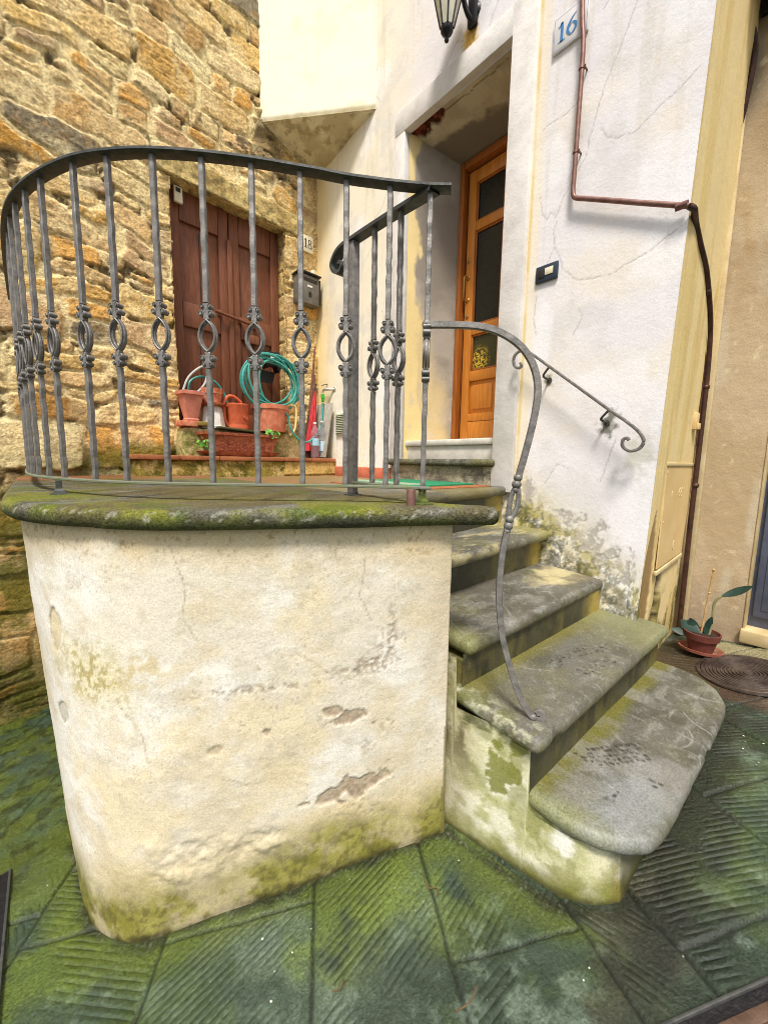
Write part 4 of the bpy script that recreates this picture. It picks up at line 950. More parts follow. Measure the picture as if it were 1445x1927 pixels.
# ================================================================== STAIRS
stairs = thing('stone_stairs', 'worn grey stone steps with rounded noses climbing to the white house', 'stairs', (1.45, .6, 0))
body = MB()
def arcpts(cx, cy, r, a0, a1, n=8): return [(cx + r * math.cos(R(a0 + (a1 - a0) * k / n)), cy + r * math.sin(R(a0 + (a1 - a0) * k / n))) for k in range(n + 1)]
# side wall plan: along x=.88 then rounds into the bottom riser; the foot stands out further than the top
def _cl(q): return np.stack([np.interp(np.linspace(0, 1, 330), np.linspace(0, 1, len(q)), q[:, k]) for k in range(2)], -1)
pb_ = _cl(cr(np.array([(.884, 1.2), (.884, .70), (.914, .51), (.928, .38), (.952, .305), (.995, .258), (1.06, .246), (1.5, .242), (2.02, .24), (2.05, .27), (2.05, .46)]), 8))
pt_ = _cl(cr(np.array([(.905, 1.2), (.905, .70), (.938, .51), (.950, .39), (.972, .325), (1.01, .28), (1.07, .262), (1.5, .25), (2.02, .25), (2.05, .27), (2.05, .46)]), 8))
plan = pb_
hv2 = np.linspace(0, 1, 110)
Ti, Hi = np.meshgrid(np.arange(len(plan)), hv2, indexing='ij')
kb_ = np.clip(Hi, 0, 1)
px, py = pb_[Ti, 0] * (1 - kb_) + pt_[Ti, 0] * kb_, pb_[Ti, 1] * (1 - kb_) + pt_[Ti, 1] * kb_; zb_ = G(px, py) - .03
zt_ = .196 + (.372 - .196) * ((py > .468) & (px < 1.)) + (.53 - .372) * ((py > .69) & (px < 1.))
Zi = zb_ + (zt_ - zb_) * Hi
Pi = np.stack([px, py, Zi], -1); hg = Zi - G(px, py)
c = np.zeros(Pi.shape) + S(206, 202, 168)
c = mixc(c, S(166, 166, 112), sst(.40, .62, fbm(Pi, 7, 5, 701)) * .75); c = mixc(c, S(230, 226, 208), sst(.54, .66, fbm(Pi, 9, 5, 702)) * .7)
c = mixc(c, S(128, 128, 62), sst(.54, .66, fbm(Pi * [1, 1, .8], 18, 5, 703)) * .55)
m = blob(Pi, (.9, .545, .27), (.3, .035, .075), 704, 2.4, 20, .2); c = mixc(c, S(120, 122, 52), m * .9)
m = blob(Pi, (.885, .575, .40), (.3, .03, .02), 705, 1.1, 16, .15); c = mixc(c, S(112, 116, 40), m * .95)
m = blob(Pi, (.892, .37, .145), (.3, .035, .025), 706, 1.4, 24, .5); c = mixc(c, S(238, 236, 228), m * .8)
jn = sst(.585, .66, py) * (px < .95); c = mixc(c, S(74, 72, 44), jn * sst(.1, .3, Zi) * sst(.38, .55, fbm(Pi, 22, 5, 712)) * .9); c = mixc(c, S(150, 136, 96), jn * .4)
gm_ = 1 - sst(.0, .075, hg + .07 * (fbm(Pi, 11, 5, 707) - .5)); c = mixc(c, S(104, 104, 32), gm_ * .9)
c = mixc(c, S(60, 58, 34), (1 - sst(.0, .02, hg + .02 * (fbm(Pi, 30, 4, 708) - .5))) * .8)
frontm = sst(.985, 1.03, px) ; c = mixc(c, S(62, 58, 32), frontm * .75); c = mixc(c, S(150, 128, 44), frontm * sst(.55, .66, fbm(Pi * [2.5, 2.5, 1], 12, 5, 709)) * (px < 1.05) * .6)
c = mixc(c, S(70, 74, 40), (Zi > zt_ - .03) * sst(.4, .6, fbm(Pi, 20, 4, 710)) * .7)
dsp = .007 * (fbm(Pi, 9, 4, 711) - .5)
Pi[..., 0] -= dsp; Pi[..., 1] -= dsp * .5
grid_obj('side_wall', Pi, c, M['rough_plaster'], stairs, flip=False)
def riser(y, z0, z1, x0, x1, seed, y1=None):
    xs = np.arange(x0, x1 + .001, .008); zs = np.linspace(z0, z1, max(4, int((z1 - z0) / .008)))
    Xr, Zr = np.meshgrid(xs, zs, indexing='ij'); Yr = y + ((y1 if y1 is not None else y) - y) * (Xr - x0) / (x1 - x0)
    Pr = np.stack([Xr, Yr, Zr], -1)
    c = np.zeros(Pr.shape) + S(76, 73, 50); c = mixc(c, S(58, 56, 42), sst(.4, .6, fbm(Pr * [1, 1, .5], 7, 5, seed))); c = mixc(c, S(112, 104, 58), sst(.5, .66, fbm(Pr * [2, 1, .8], 6, 5, seed + 1)) * .5)
    c = mixc(c, S(196, 170, 78), sst(1.78, 1.95, Xr + .15 * (fbm(Pr, 9, 4, seed + 2) - .5)) * .6 * (1 if y > .6 else .2)); c = mixc(c, S(52, 50, 34), sst(.56, .7, fbm(Pr, 16, 5, seed + 3)) * .6)
    Pr[..., 1] += .004 * (fbm(Pr, 9, 3, seed + 4) - .5)
    grid_obj('riser', Pr, c, M['tread'], stairs, flip=False)
riser(.468, .17, .36, .941, 2.055, 720); riser(.705, .36, .52, .945, 2.0, 730); riser(.985, .53, .71, .87, 2.0, 740, 1.02); riser(1.135, .72, .93, .87, 2.0, 750, 1.265)
# right flank of the second step beyond the house corner + cheek of the risers
fl = MB(); ybox(fl, 2.0, 2.056, .469, .56, .05, .36, .006); ybox(fl, .96, 2.0, .475, 1.0, .05, .33, .004); ybox(fl, .96, 2.0, .712, 1.3, .1, .49, .004)
fl.build('core', M['white_paint'] if False else mat('mossy stair core', S(84, 80, 40), .9, 0, c2=S(116, 108, 52), vs=20, bumps=((60, .6, .006),)), stairs)
def foot(c, V, pts, k=.85, seed=1):
    """dried lug-sole prints: rows of small dark blocks along a foot axis"""
    rgf = random.Random(seed)
    for (x, y, ang, ln, wd, dens) in pts:
        ca_, sa_ = math.cos(R(ang)), math.sin(R(ang))
        u_ = (V[:, 0] - x) * ca_ + (V[:, 1] - y) * sa_; v_ = -(V[:, 0] - x) * sa_ + (V[:, 1] - y) * ca_
        wob_ = .004 * (fbm(V, 70, 3, seed + 5) - .5) * 2
        n_ = int(ln / .018)
        for i in range(n_):
            for j in range(max(1, int(wd / .016))):
                if rgf.random() > dens: continue
                cu, cv = -ln / 2 + (i + .5) * .018 + rgf.uniform(-.003, .003), -wd / 2 + (j + .5) * .016 + rgf.uniform(-.003, .003)
                m = 1 - sst(.6, 1.3, np.hypot(np.abs(u_ - cu + wob_ * 1.6) / rgf.uniform(.005, .0095), np.abs(v_ - cv - wob_ * 1.6) / rgf.uniform(.003, .007)))
                c = mixc(c, S(40, 36, 32), m * k * rgf.uniform(.6, 1))
    return c
def t1x(c, V, isn):
    f = 1 - sst(.30, .47, V[:, 1] * 0 + np.abs(V[:, 1] - .475) * 3.0 + .14 * (fbm(V, 5, 5, 761, .62) - .5) * 1.2 + .22); c = mixc(c, S(108, 104, 38), f * .85)
    f = 1 - sst(.04, .13, np.abs(V[:, 0] - .91) + .1 * (fbm(V, 9, 4, 762) - .5)); c = mixc(c, S(132, 136, 96), f * .7)
    c = mixc(c, S(146, 150, 150), blob2(V[:, 0], V[:, 1], (1.12, .28), (.16, .07), 763, .7, .5) * .6)
    c = mixc(c, S(140, 138, 132), sst(.45, .62, fbm(V * [3, 1.4, 1], 3, 4, 764)) * (1 - isn.clip(0, 1)) * .5)
    return foot(c, V, [(1.29, .365, -32, .19, .085, .8), (1.21, .42, -40, .09, .06, .6), (1.245, .252, -70, .07, .035, .75), (1.11, .325, 10, .06, .04, .5)], .9, 21)
def t2x(c, V, isn):
    f = 1 - sst(.0, .09, np.abs(V[:, 1] - .71) + .06 * (fbm(V, 8, 5, 781, .62) - .5) * 1.2); c = mixc(c, S(112, 106, 48), f * .85)
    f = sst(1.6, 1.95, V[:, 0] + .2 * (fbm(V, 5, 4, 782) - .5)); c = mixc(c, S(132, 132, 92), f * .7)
    f = 1 - sst(.02, .09, np.abs(V[:, 0] - .90) + .06 * (fbm(V, 12, 4, 783) - .5)); c = mixc(c, S(168, 168, 140), f * sst(.45, .6, fbm(V, 36, 4, 784)) * .9); c = mixc(c, S(96, 98, 56), f * sst(.5, .6, fbm(V, 22, 4, 785)) * .8)
    return foot(c, V, [(1.50, .58, -12, .16, .07, .6), (1.37, .60, 5, .12, .06, .45), (1.44, .50, -8, .2, .05, .4), (1.60, .55, 20, .1, .06, .35)], .8, 22)
def t3x(c, V, isn):
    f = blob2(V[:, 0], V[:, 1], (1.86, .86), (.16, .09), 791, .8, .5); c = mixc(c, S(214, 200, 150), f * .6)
    f = sst(.55, .66, fbm(V, 9, 5, 792)); c = mixc(c, S(92, 84, 74), f * .6)
    f = 1 - sst(.02, .12, np.abs(V[:, 0] - .95) + .06 * (fbm(V, 12, 4, 793) - .5)); c = mixc(c, S(128, 128, 78), f * .7)
    return foot(c, V, [(1.5, .86, 5, .24, .05, .35), (1.35, .80, 20, .1, .05, .4)], .5, 33)
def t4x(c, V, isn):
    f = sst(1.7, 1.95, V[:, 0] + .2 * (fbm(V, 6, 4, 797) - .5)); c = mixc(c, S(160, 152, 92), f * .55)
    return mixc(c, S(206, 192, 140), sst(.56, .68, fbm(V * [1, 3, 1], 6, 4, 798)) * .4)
# 1: the big rounded bottom step
fr1 = cr([(.974, .298), (1.02, .243), (1.09, .216), (1.33, .211), (1.69, .212), (1.88, .220), (1.985, .257)], 8)
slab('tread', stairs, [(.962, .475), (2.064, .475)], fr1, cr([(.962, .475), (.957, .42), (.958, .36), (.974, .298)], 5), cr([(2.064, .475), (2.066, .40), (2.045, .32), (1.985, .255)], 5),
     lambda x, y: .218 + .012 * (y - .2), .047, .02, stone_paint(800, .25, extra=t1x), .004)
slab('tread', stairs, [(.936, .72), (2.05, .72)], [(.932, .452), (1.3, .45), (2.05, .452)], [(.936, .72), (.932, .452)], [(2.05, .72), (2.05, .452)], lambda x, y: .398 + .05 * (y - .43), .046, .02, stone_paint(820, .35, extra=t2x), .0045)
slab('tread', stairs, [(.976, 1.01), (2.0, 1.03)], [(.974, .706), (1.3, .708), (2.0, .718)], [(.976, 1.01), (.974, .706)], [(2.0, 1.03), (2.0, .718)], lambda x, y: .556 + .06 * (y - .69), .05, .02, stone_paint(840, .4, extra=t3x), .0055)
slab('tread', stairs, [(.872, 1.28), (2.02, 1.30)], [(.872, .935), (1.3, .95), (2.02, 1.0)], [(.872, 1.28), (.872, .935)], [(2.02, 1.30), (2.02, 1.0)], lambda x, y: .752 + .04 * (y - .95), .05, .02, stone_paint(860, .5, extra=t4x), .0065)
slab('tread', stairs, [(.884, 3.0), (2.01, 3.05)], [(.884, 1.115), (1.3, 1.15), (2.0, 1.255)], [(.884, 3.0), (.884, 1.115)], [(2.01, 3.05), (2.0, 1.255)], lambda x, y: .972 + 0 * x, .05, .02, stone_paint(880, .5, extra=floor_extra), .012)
# door step against the white house
slab('tread', stairs, [(2.06, 2.20), (2.06, 1.33)], [(1.965, 2.20), (1.965, 1.33)], [(2.06, 2.20), (1.965, 2.20)], [(2.06, 1.33), (1.965, 1.33)], lambda x, y: 1.122 + 0 * x, .045, .02, stone_paint(900, .8), .007, M['mossy'])
ys = np.arange(1.335, 2.205, .008); zs = np.linspace(.95, 1.08, 18); Yr, Zr = np.meshgrid(ys, zs, indexing='ij'); Pr = np.stack([Yr * 0 + 1.983, Yr, Zr], -1)
c = np.zeros(Pr.shape) + S(170, 160, 134); c = mixc(c, S(108, 102, 90), sst(.44, .58, fbm(Pr * [1, 1, 1.5], 9, 5, 910)) * .8); c = mixc(c, S(196, 186, 158), sst(.55, .68, fbm(Pr, 14, 4, 911)) * .7)
grid_obj('riser', Pr, c, M['mossy'], stairs, flip=True)

# ================================================================== RAILING
rail = thing('iron_railing', 'curved wrought iron railing with ringed hammered balusters on the terrace edge', 'railing', (.4, 1.1, .985))
rc = cr([(-.024, 3.08), (-.024, 2.6), (-.020, 2.2), (-.010, 1.98), (.006, 1.84), (.034, 1.712), (.071, 1.60), (.124, 1.45), (.193, 1.325), (.276, 1.226), (.369, 1.138), (.463, 1.058), (.562, .99), (.658, .918), (.735, .832), (.798, .752)], 10)
_n = len(rc); _e = np.vstack([rc[:1]] * 40 + [rc] + [rc[-1:] + (rc[-1:] - rc[-3:-2]) / 2 * (k + 1) for k in range(40)]); _w = np.hanning(37); _w /= _w.sum()
rc = np.stack([np.convolve(_e[:, k], _w, 'same')[40:40 + _n] for k in range(2)], -1); rc = np.vstack([rc, [[.798, .752]]])
def ztop(x, y): return np.interp(x, [-.03, .06, .20, .37, .50, .60, .70, .80], [1.905, 1.893, 1.866, 1.847, 1.834, 1.823, 1.802, 1.774])
bar = [(x, y, 1.030) for x, y in rc]
bb = MB(); bb.tube(resample(np.array(bar), .02), 1, 8, rect=(.0125, .004)); bb.box((.80, .748, 1.030), (.032, .032, .0082), R(-40), .003); bb.build('bottom_bar', M['iron_green'], rail)
tb = MB(); tr = resample(np.array([(x, y, ztop(x, y) + .005) for x, y in rc] + [(.828, .712, 1.773)]), .02); tb.tube(tr, 1, 8, rect=(.019, .005)); tb.build('top_rail', M['iron_dark'], rail)
# baluster mesh, height .8, ring plane in local x-z
def baluster_mesh():
    b = MB(); H = .8; rg = random.Random(4)
    def barseg(z0, z1):
        n = int((z1 - z0) / .006) + 1; V = []; F = []
        for i in range(n + 1):
            z_ = z0 + (z1 - z0) * i / n
            w = .0070 * (1 + .06 * math.sin(z_ * 150 + 1.3 * math.sin(z_ * 31)) * (0.6 + .4 * math.sin(z_ * 57))) ; ox = .0006 * math.sin(z_ * 96 + 2 * math.sin(z_ * 20)); oy = .0006 * math.sin(z_ * 84 + 1)
            k = .72
            V += [(ox + x * w, oy + y * w, z_) for x, y in ((-1, -k), (-k, -1), (k, -1), (1, -k), (1, k), (k, 1), (-k, 1), (-1, k))]
        for i in range(n):
            for j in range(8): F.append((i * 8 + j, i * 8 + (j + 1) % 8, (i + 1) * 8 + (j + 1) % 8, (i + 1) * 8 + j))
        F += [tuple(range(8))[::-1], tuple(n * 8 + j for j in range(8))]
        b.add(V, F)
    zc = .380
    barseg(0, zc - .082); barseg(zc + .082, H)
    w, h = .0208, .039; Rr = (w * w + h * h) / (2 * w); pts = []
    nn = 12
    for s in (1, -1):
        for i in range(nn):
            z_ = s * (h - 2 * h * i / nn); xx = s * (math.sqrt(Rr * Rr - z_ * z_) - (Rr - w)); pts.append((xx, 0, zc + z_))
    b.tube(pts, 1, 8, closed=True, rect=(.0056, .0038), up=(0, 1, 0))
    b.tube([(x * .99, -.0072, z_) for x, y, z_ in pts], .0024, 6, closed=True); b.tube([(x * .99, .0072, z_) for x, y, z_ in pts], .0024, 6, closed=True)
    RX = Matrix.Rotation(R(90), 3, 'X')
    for s in (1, -1):
        zz = zc + s * .060
        b.box((0, 0, zc + s * .043), (.015, .015, .007), 0, .002)
        b.prism([(-.006, s * -.016), (.006, s * -.016), (.010, s * .005), (.0065, s * .02), (-.0065, s * .02), (-.010, s * .005)][::s], (0, -.0075, zz), (1, 0, 0), (0, 0, 1), (0, 1, 0), .015)
        for sx in (1, -1):
            for (cx, czz, rr_) in ((.0128, -.005, .0072), (.0096, .0115, .0058)):
                b.lathe([(.0001, -.0105), (rr_ * .45, -.0105), (rr_ * .5, -.0082), (rr_ * .72, -.0082), (rr_ * .8, -.0102), (rr_, -.0088), (rr_, .0088), (rr_ * .8, .0102), (rr_ * .72, .0082), (rr_ * .5, .0082), (rr_ * .45, .0105), (.0001, .0105)], (sx * cx, 0, zz + s * czz), 14, RX)
    return b
bt_ = baluster_mesh()
proto = bt_.build('baluster', M['iron'], rail)
spots = [(.124, 1.445), (.192, 1.320), (.276, 1.222), (.370, 1.140), (.461, 1.053), (.563, .992), (.659, .921), (.733, .835)]
spots += [(.070, 1.605), (.032, 1.71)] + [(float(np.interp(-y, -rc[:, 1], rc[:, 0])), y) for y in (1.83, 1.95, 2.07, 2.2, 2.33, 2.46, 2.59, 2.72, 2.85, 2.98)]
def tangent(x, y):
    i = int(np.argmin((rc[:, 0] - x) ** 2 + (rc[:, 1] - y) ** 2)); i = min(max(i, 2), len(rc) - 3); t = rc[i + 2] - rc[i - 2]; return math.atan2(t[1], t[0])
first = True
def put(x, y, zt_, ang):
    global first
    o = proto if first else proto.copy()
    if not first: COL.objects.link(o); o.parent = rail
    first = False
    o.location = Vector((x, y, 1.033)) - Vector(rail.location); o.rotation_euler = (0, 0, ang + math.pi); o.scale = (1, 1, (zt_ - 1.033) / .8)
def snap(x, y):
    i = int(np.argmin((rc[:, 0] - x) ** 2 + (rc[:, 1] - y) ** 2)); return float(rc[i, 0]), float(rc[i, 1])
for x, y in spots:
    x, y = snap(x, y); put(x, y, float(ztop(x, y)), tangent(x, y))
put(.797, .754, 1.77, math.atan2(.68, .73))           # corner baluster
put(.8035, .868, 1.782, R(88)); put(.8075, .985, 1.787, R(88))
# return along the stair side and its post with a scroll
rb = MB(); rb.tube([(.80, .755, 1.028), (.8035, .87, 1.028), (.81, 1.10, 1.028)], 1, 8, rect=(.0125, .004)); rb.build('bottom_bar', M['iron_green'], rail)
rt_ = MB(); pth = cr([(.799, .742, 1.772), (.802, .82, 1.778), (.804, .9, 1.783), (.808, 1.02, 1.789), (.81, 1.08, 1.791), (.81, 1.14, 1.79), (.81, 1.178, 1.778), (.81, 1.20, 1.752), (.81, 1.186, 1.725), (.81, 1.160, 1.716), (.81, 1.144, 1.728), (.81, 1.150, 1.744), (.81, 1.163, 1.742)], 7)
# sweep with a fixed sideways axis so the scroll does not twist
V, F = [], []
for i in range(len(pth)):
    a, b_ = pth[max(0, i - 1)], pth[min(len(pth) - 1, i + 1)]; t = Vector(b_ - a).normalized(); sdv = Vector((0, 0, 1)).cross(Vector((t.x, t.y if abs(t.y) > .02 else .02, 0))) if i < 30 else Vector((-1, 0, 0)); sdv.normalize(); u = t.cross(sdv)
    w = .018 * (1 if i < len(pth) - 20 else .9); V += [Vector(pth[i]) + sdv * x_ * w + u * y_ * .005 for x_, y_ in ((-1, -1), (1, -1), (1, 1), (-1, 1))]
for i in range(len(pth) - 1):
    for j in range(4): F.append((i * 4 + j, i * 4 + (j + 1) % 4, (i + 1) * 4 + (j + 1) % 4, (i + 1) * 4 + j))
rt_.add(V, F); rt_.build('top_rail', M['iron_dark'], rail, 40)
po = MB(); ybox(po, .797, .823, 1.078, 1.104, .99, 1.785, .002); po.build('post', M['iron'], rail)
for (x, y, mm) in ((.81, 1.091, 'iron_dark'), (.792, .750, 'iron_moss'), (.052, 1.575, 'iron_dark')):
    f = MB(); f.box((x, y, 1.006), (.016, .016, .044), 0, .002); f.lathe([(.0001, .02), (.010, .019), (.018, .012), (.020, .006), (.031, .004), (.032, 0)], (x, y, .984), 4, Matrix.Rotation(R(45), 3, 'Z')); f.build('foot', M[mm], rail, 20)
cs = MB(); cs.lathe([(.0001, .045), (.011, .044), (.012, .04), (.012, 0)], (.752, .752, .983), 16); tag(cs.build('pipe_stub', M['copper']), 'short copper pipe stub standing beside the corner foot of the railing', 'pipe')
# swan-necked handrail down the steps
hp = [(.797, .754, 1.455), (.834, .702, 1.451), (.876, .645, 1.443), (.909, .601, 1.424), (.937, .563, 1.39), (.955, .539, 1.347), (.964, .527, 1.295), (.963, .528, 1.237), (.957, .536, 1.171), (.950, .546, 1.11), (.945, .553, 1.069), (.939, .561, 1.0), (.933, .569, .936), (.928, .576, .878), (.925, .580, .805), (.926, .579, .73), (.932, .570, .641), (.944, .554, .566), (.959, .534, .492), (.973, .515, .441), (.988, .494, .407)]
hr = MB(); cp = cr(hp, 8); hup = (.8, .6, 0)
hs_ = np.array([p[2] for p in cp]); keepA = cp[: int(np.argmax((hs_ < 1.058) & (np.arange(len(cp)) > 40)))]; ib = int(np.argmax((hs_ < .945) & (np.arange(len(cp)) > 40)))
hr.tube(keepA, 1, 8, rect=(.0084, .0084), up=hup); hr.tube(np.vstack([cp[ib:], cr([(.988, .494, .407), (.998, .480, .402), (1.004, .473, .412), (.999, .480, .424), (.992, .488, .420)], 4)[1:]]), 1, 8, rect=(.0085, .0075), up=hup)
dirv = np.array([.6, -.8, 0.]);
a0 = np.array([.943, .556, 1.052]); a1 = np.array([.934, .568, .942]); 
for s in (1, -1):
    q = [a0 + (a1 - a0) * t + dirv * s * .013 * math.sin(math.pi * t) * (1 if s > 0 else .6) for t in np.linspace(.12, .88, 12)]
    hr.tube(q, [.0065 if 0 < i < 11 else .005 for i in range(12)], 8)
for pnt in (a0, a1):
    for dz_, rr_ in ((.012, .0115), (-.006, .0125), (-.02, .0095)): hr.ball(pnt + (a0 - a1) / np.linalg.norm(a0 - a1) * dz_, rr_, 10)
hr.ball((.797, .754, 1.456), .0135, 10); hr.ball((.988, .494, .408), .012, 10)
hr.build('handrail', M['iron'], rail)

# handrail on the white wall
wr = thing('wall_handrail', 'slim grey iron handrail with scrolled ends fixed to the white wall', 'handrail', (1.93, .85, 1.4))
wp = cr([(1.93, 1.158, 1.617), (1.93, 1.150, 1.600), (1.93, 1.168, 1.592), (1.93, 1.190, 1.607), (1.93, 1.199, 1.640), (1.93, 1.184, 1.668), (1.93, 1.145, 1.676), (1.93, 1.10, 1.652), (1.93, 1.0, 1.573), (1.93, .86, 1.462), (1.93, .711, 1.343), (1.93, .64, 1.289), (1.93, .588, 1.243), (1.93, .566, 1.205), (1.93, .577, 1.173), (1.93, .612, 1.161), (1.93, .642, 1.180), (1.93, .645, 1.208), (1.93, .629, 1.217), (1.93, .621, 1.207)], 8)
w = MB(); w.tube(wp, 1, 8, rect=(.0062, .0062)); w.build('rail', M['iron'], wr)
for (y, z_) in ((1.0, 1.572), (.711, 1.342)):
    w = MB(); w.tube(cr([(1.93, y, z_), (1.935, y + .022, z_ - .022), (1.945, y + .036, z_ - .036), (1.965, y + .034, z_ - .044), (2.01, y + .03, z_ - .05)], 6), .0055, 8); w.lathe([(.0001, .004), (.012, .004), (.014, 0)], (1.998, y + .03, z_ - .05), 14, RY); w.build('bracket', M['iron_dark'], wr)

# ================================================================== pipes
pw = thing('copper_pipe', 'brown copper pipe running down the white wall and round its corner into the alley', 'pipe', (1.96, .9, 2.4))
px_ = 1.972
p1 = [(px_, .985, 3.5), (px_, .982, 3.2), (px_, .974, 3.06), (px_, .962, 2.93), (px_, .962, 2.6), (px_, .963, 2.42)]
arc = [(px_, .964, 2.37), (px_, .958, 2.335), (px_, .94, 2.318), (px_, .91, 2.303)]
p2 = [(px_, .8, 2.247), (px_, .65, 2.17), (px_, .50, 2.095)]
m_ = MB(); m_.tube(cr(p1 + arc + p2, 7), .0105, 12); m_.lathe([(.0001, -.02), (.0135, -.02), (.0135, .02), (.0001, .02)], (px_, .525, 2.107), 14, Matrix.Rotation(R(90), 3, 'X')); m_.build('pipe', M['copper'], pw)
ydp = .503
dpth = [(px_, .50, 2.095), (1.985, .488, 2.085), (2.02, .494, 2.08), (2.10, ydp, 2.09), (2.20, ydp, 2.08), (2.34, ydp, 1.97), (2.48, ydp, 1.84), (2.555, ydp + .003, 1.74), (2.59, ydp + .003, 1.55), (2.605, ydp + .005, 1.2), (2.612, ydp + .007, .8), (2.635, .512, .45), (2.645, .514, .17)]
dpth = [(px_, .50, 2.095), (1.985, .488, 2.085), (2.02, .492, 2.082), (2.12, ydp, 2.10), (2.17, ydp, 2.13), (2.21, ydp, 2.10), (2.34, ydp, 1.97), (2.48, ydp, 1.84), (2.555, ydp + .003, 1.74), (2.59, ydp + .003, 1.55), (2.605, ydp + .005, 1.2), (2.612, ydp + .007, .8), (2.635, .512, .45), (2.645, .514, .17)]
m_ = MB(); m_.tube(cr([dpth[0], dpth[1], dpth[2], (2.10, ydp, 2.075), (2.2, ydp, 2.03)] + dpth[6:], 7), .012, 12); m_.build('alley_length', M['brown_pipe'], pw)
m_ = MB(); m_.tube(cr([(2.05, .512, 2.04), (2.2, .515, 1.98), (2.34, .516, 1.92), (2.47, .516, 1.79), (2.545, .517, 1.68), (2.572, .517, 1.5), (2.585, .517, 1.2)], 6), .004, 8); m_.build('wire', M['brown_pipe'], pw)
for (p, dr) in (((px_, .962, 2.86), 'z'), ((px_, .963, 2.52), 'z')):
    m_ = MB(); m_.lathe([(.0112, -.004), (.0135, -.004), (.0135, .004), (.0112, .004)], p, 14); m_.box((1.99, p[1] - .012, p[2] + .002), (.03, .007, .006), 0, .001); m_.ball((1.968, p[1] - .017, p[2] + .002), .004, 8); m_.build('clip', M['copper'], pw)
for p in ((2.41, 1.905), (2.595, 1.5), (2.608, 1.0)): MB().ball((p[0], ydp + .003, p[1]), .0165, 10).build('clip', M['brown_pipe'], pw)
bx = MB(); bx.box((2.515, .518, 1.325), (.05, .022, .085), 0, .004); bx.box((2.52, .504, 1.30), (.036, .012, .03), 0, .002); tag(bx.build('junction_box', M['yellow_panel']), 'small cream junction box on the yellow side wall', 'junction box')

# ================================================================== signs, bell, lamp, mailbox
def stroke(mb, pts, w, o, ax, ay, az, n=8, depth=.002):
    """ribbon of varying width drawn in the plane (ax, ay)"""
    P = cr([(p[0], p[1], 0) for p in pts], n)[:, :2] if len(pts) > 2 else np.array(pts, float)
    ws = np.interp(np.linspace(0, 1, len(P)), np.linspace(0, 1, len(w)), w)
    t = np.gradient(P, axis=0); t /= np.linalg.norm(t, axis=1, keepdims=True) + 1e-9; nn = np.stack([-t[:, 1], t[:, 0]], -1)
    o, ax, ay, az = map(Vector, (o, ax, ay, az)); V, F = [], []
    for i in range(len(P)):
        for s in (1, -1):
            q = P[i] + nn[i] * s * ws[i] / 2; V.append(o + ax * q[0] + ay * q[1] + az * depth)
    for i in range(len(P) - 1): F.append((2 * i, 2 * i + 1, 2 * i + 3, 2 * i + 2))
    mb.add(V, F)
def digit(mb, d, o, ax, ay, az, s, fat=.16):
    T = lambda pts: [(x * s, y * s) for x, y in pts]
    f = lambda *w: [q * s for q in w]
    if d == '1':
        stroke(mb, T([(.3, 0), (.3, 1)]), f(fat, fat), o, ax, ay, az); stroke(mb, T([(.06, .8), (.2, .87), (.3, .99)]), f(.04, .08, .1), o, ax, ay, az); stroke(mb, T([(.08, .02), (.52, .02)]), f(.05, .05), o, ax, ay, az)
    if d == '6':
        stroke(mb, T([(.56, .98), (.3, .8), (.1, .5), (.1, .25), (.3, .02), (.53, .2), (.53, .42), (.34, .58), (.14, .42)]), f(.03, .08, .14, .15, .05, .12, .14, .05, .03), o, ax, ay, az)
    if d == '8':
        stroke(mb, T([(.3, .53), (.12, .68), (.14, .88), (.3, .99), (.47, .88), (.47, .68), (.3, .53), (.08, .35), (.08, .13), (.3, .01), (.53, .13), (.53, .35), (.3, .53)]), f(.04, .1, .1, .04, .1, .1, .05, .1, .12, .05, .12, .1, .04), o, ax, ay, az)
n16 = thing('house_number_plate', 'white enamel house number plate with blue 16 behind the copper pipe', 'number plate', (1.99, 1.04, 3.1))
q = MB(); ybox(q, 1.987, 1.999, .955, 1.117, 3.02, 3.165, .003); q.build('plate', M['plate'], n16)
ax, ay, az = (0, -1, 0), (0, 0, 1), (-1, 0, 0)
q = MB()
for a_, b_ in (((.006, .006), (.156, .006)), ((.156, .006), (.156, .139)), ((.156, .139), (.006, .139)), ((.006, .139), (.006, .006))): stroke(q, [a_, b_], [.0012, .0012], (1.987, 1.117, 3.02), ax, ay, az, depth=.0008)
digit(q, '1', (1.987, 1.098, 3.052), ax, ay, az, .078, .17); digit(q, '6', (1.987, 1.054, 3.052), ax, ay, az, .08)
q.build('digits', M['ink_blue'], n16, 0)
n18 = thing('house_number_plate', 'cream stone house number plate with black 18 above the grey letterbox', 'number plate', tuple(sw(1.88, .02, 2.93)))
q = MB(); q.box(sw(1.862, .022, 2.925), (.155, .016, .13), SWR, .003); q.build('plate', M['plate_cream'], n18)
q = MB(); wdx = (WD[0], WD[1], 0); wn3 = (WNV[0], WNV[1], 0)
digit(q, '1', sw(1.842, .030, 2.892), wdx, ay, wn3, .07, .15); digit(q, '8', sw(1.884, .030, 2.892), wdx, ay, wn3, .07); q.build('digits', M['ink_black'], n18, 0)
bell = thing('doorbell', 'dark blue grey doorbell panel on the white wall beside the door', 'doorbell', (1.99, 1.077, 2.045))
q = MB(); ybox(q, 1.986, 2.0, 1.02, 1.136, 2.006, 2.086, .006); q.build('frame', M['slate'], bell)
q = MB(); ybox(q, 1.983, 1.9865, 1.043, 1.085, 2.034, 2.067, .001); q.build('name_card', M['plate_cream'], bell)
q = MB(); ybox(q, 1.982, 1.9865, 1.088, 1.118, 2.026, 2.067, .002); q.build('button', M['ink_black'], bell)
lamp = thing('wall_lantern', 'black wall lantern with ribbed cream glass above the wooden door', 'lantern', (1.99, 1.67, 3.55))
lc = (1.84, 1.655)
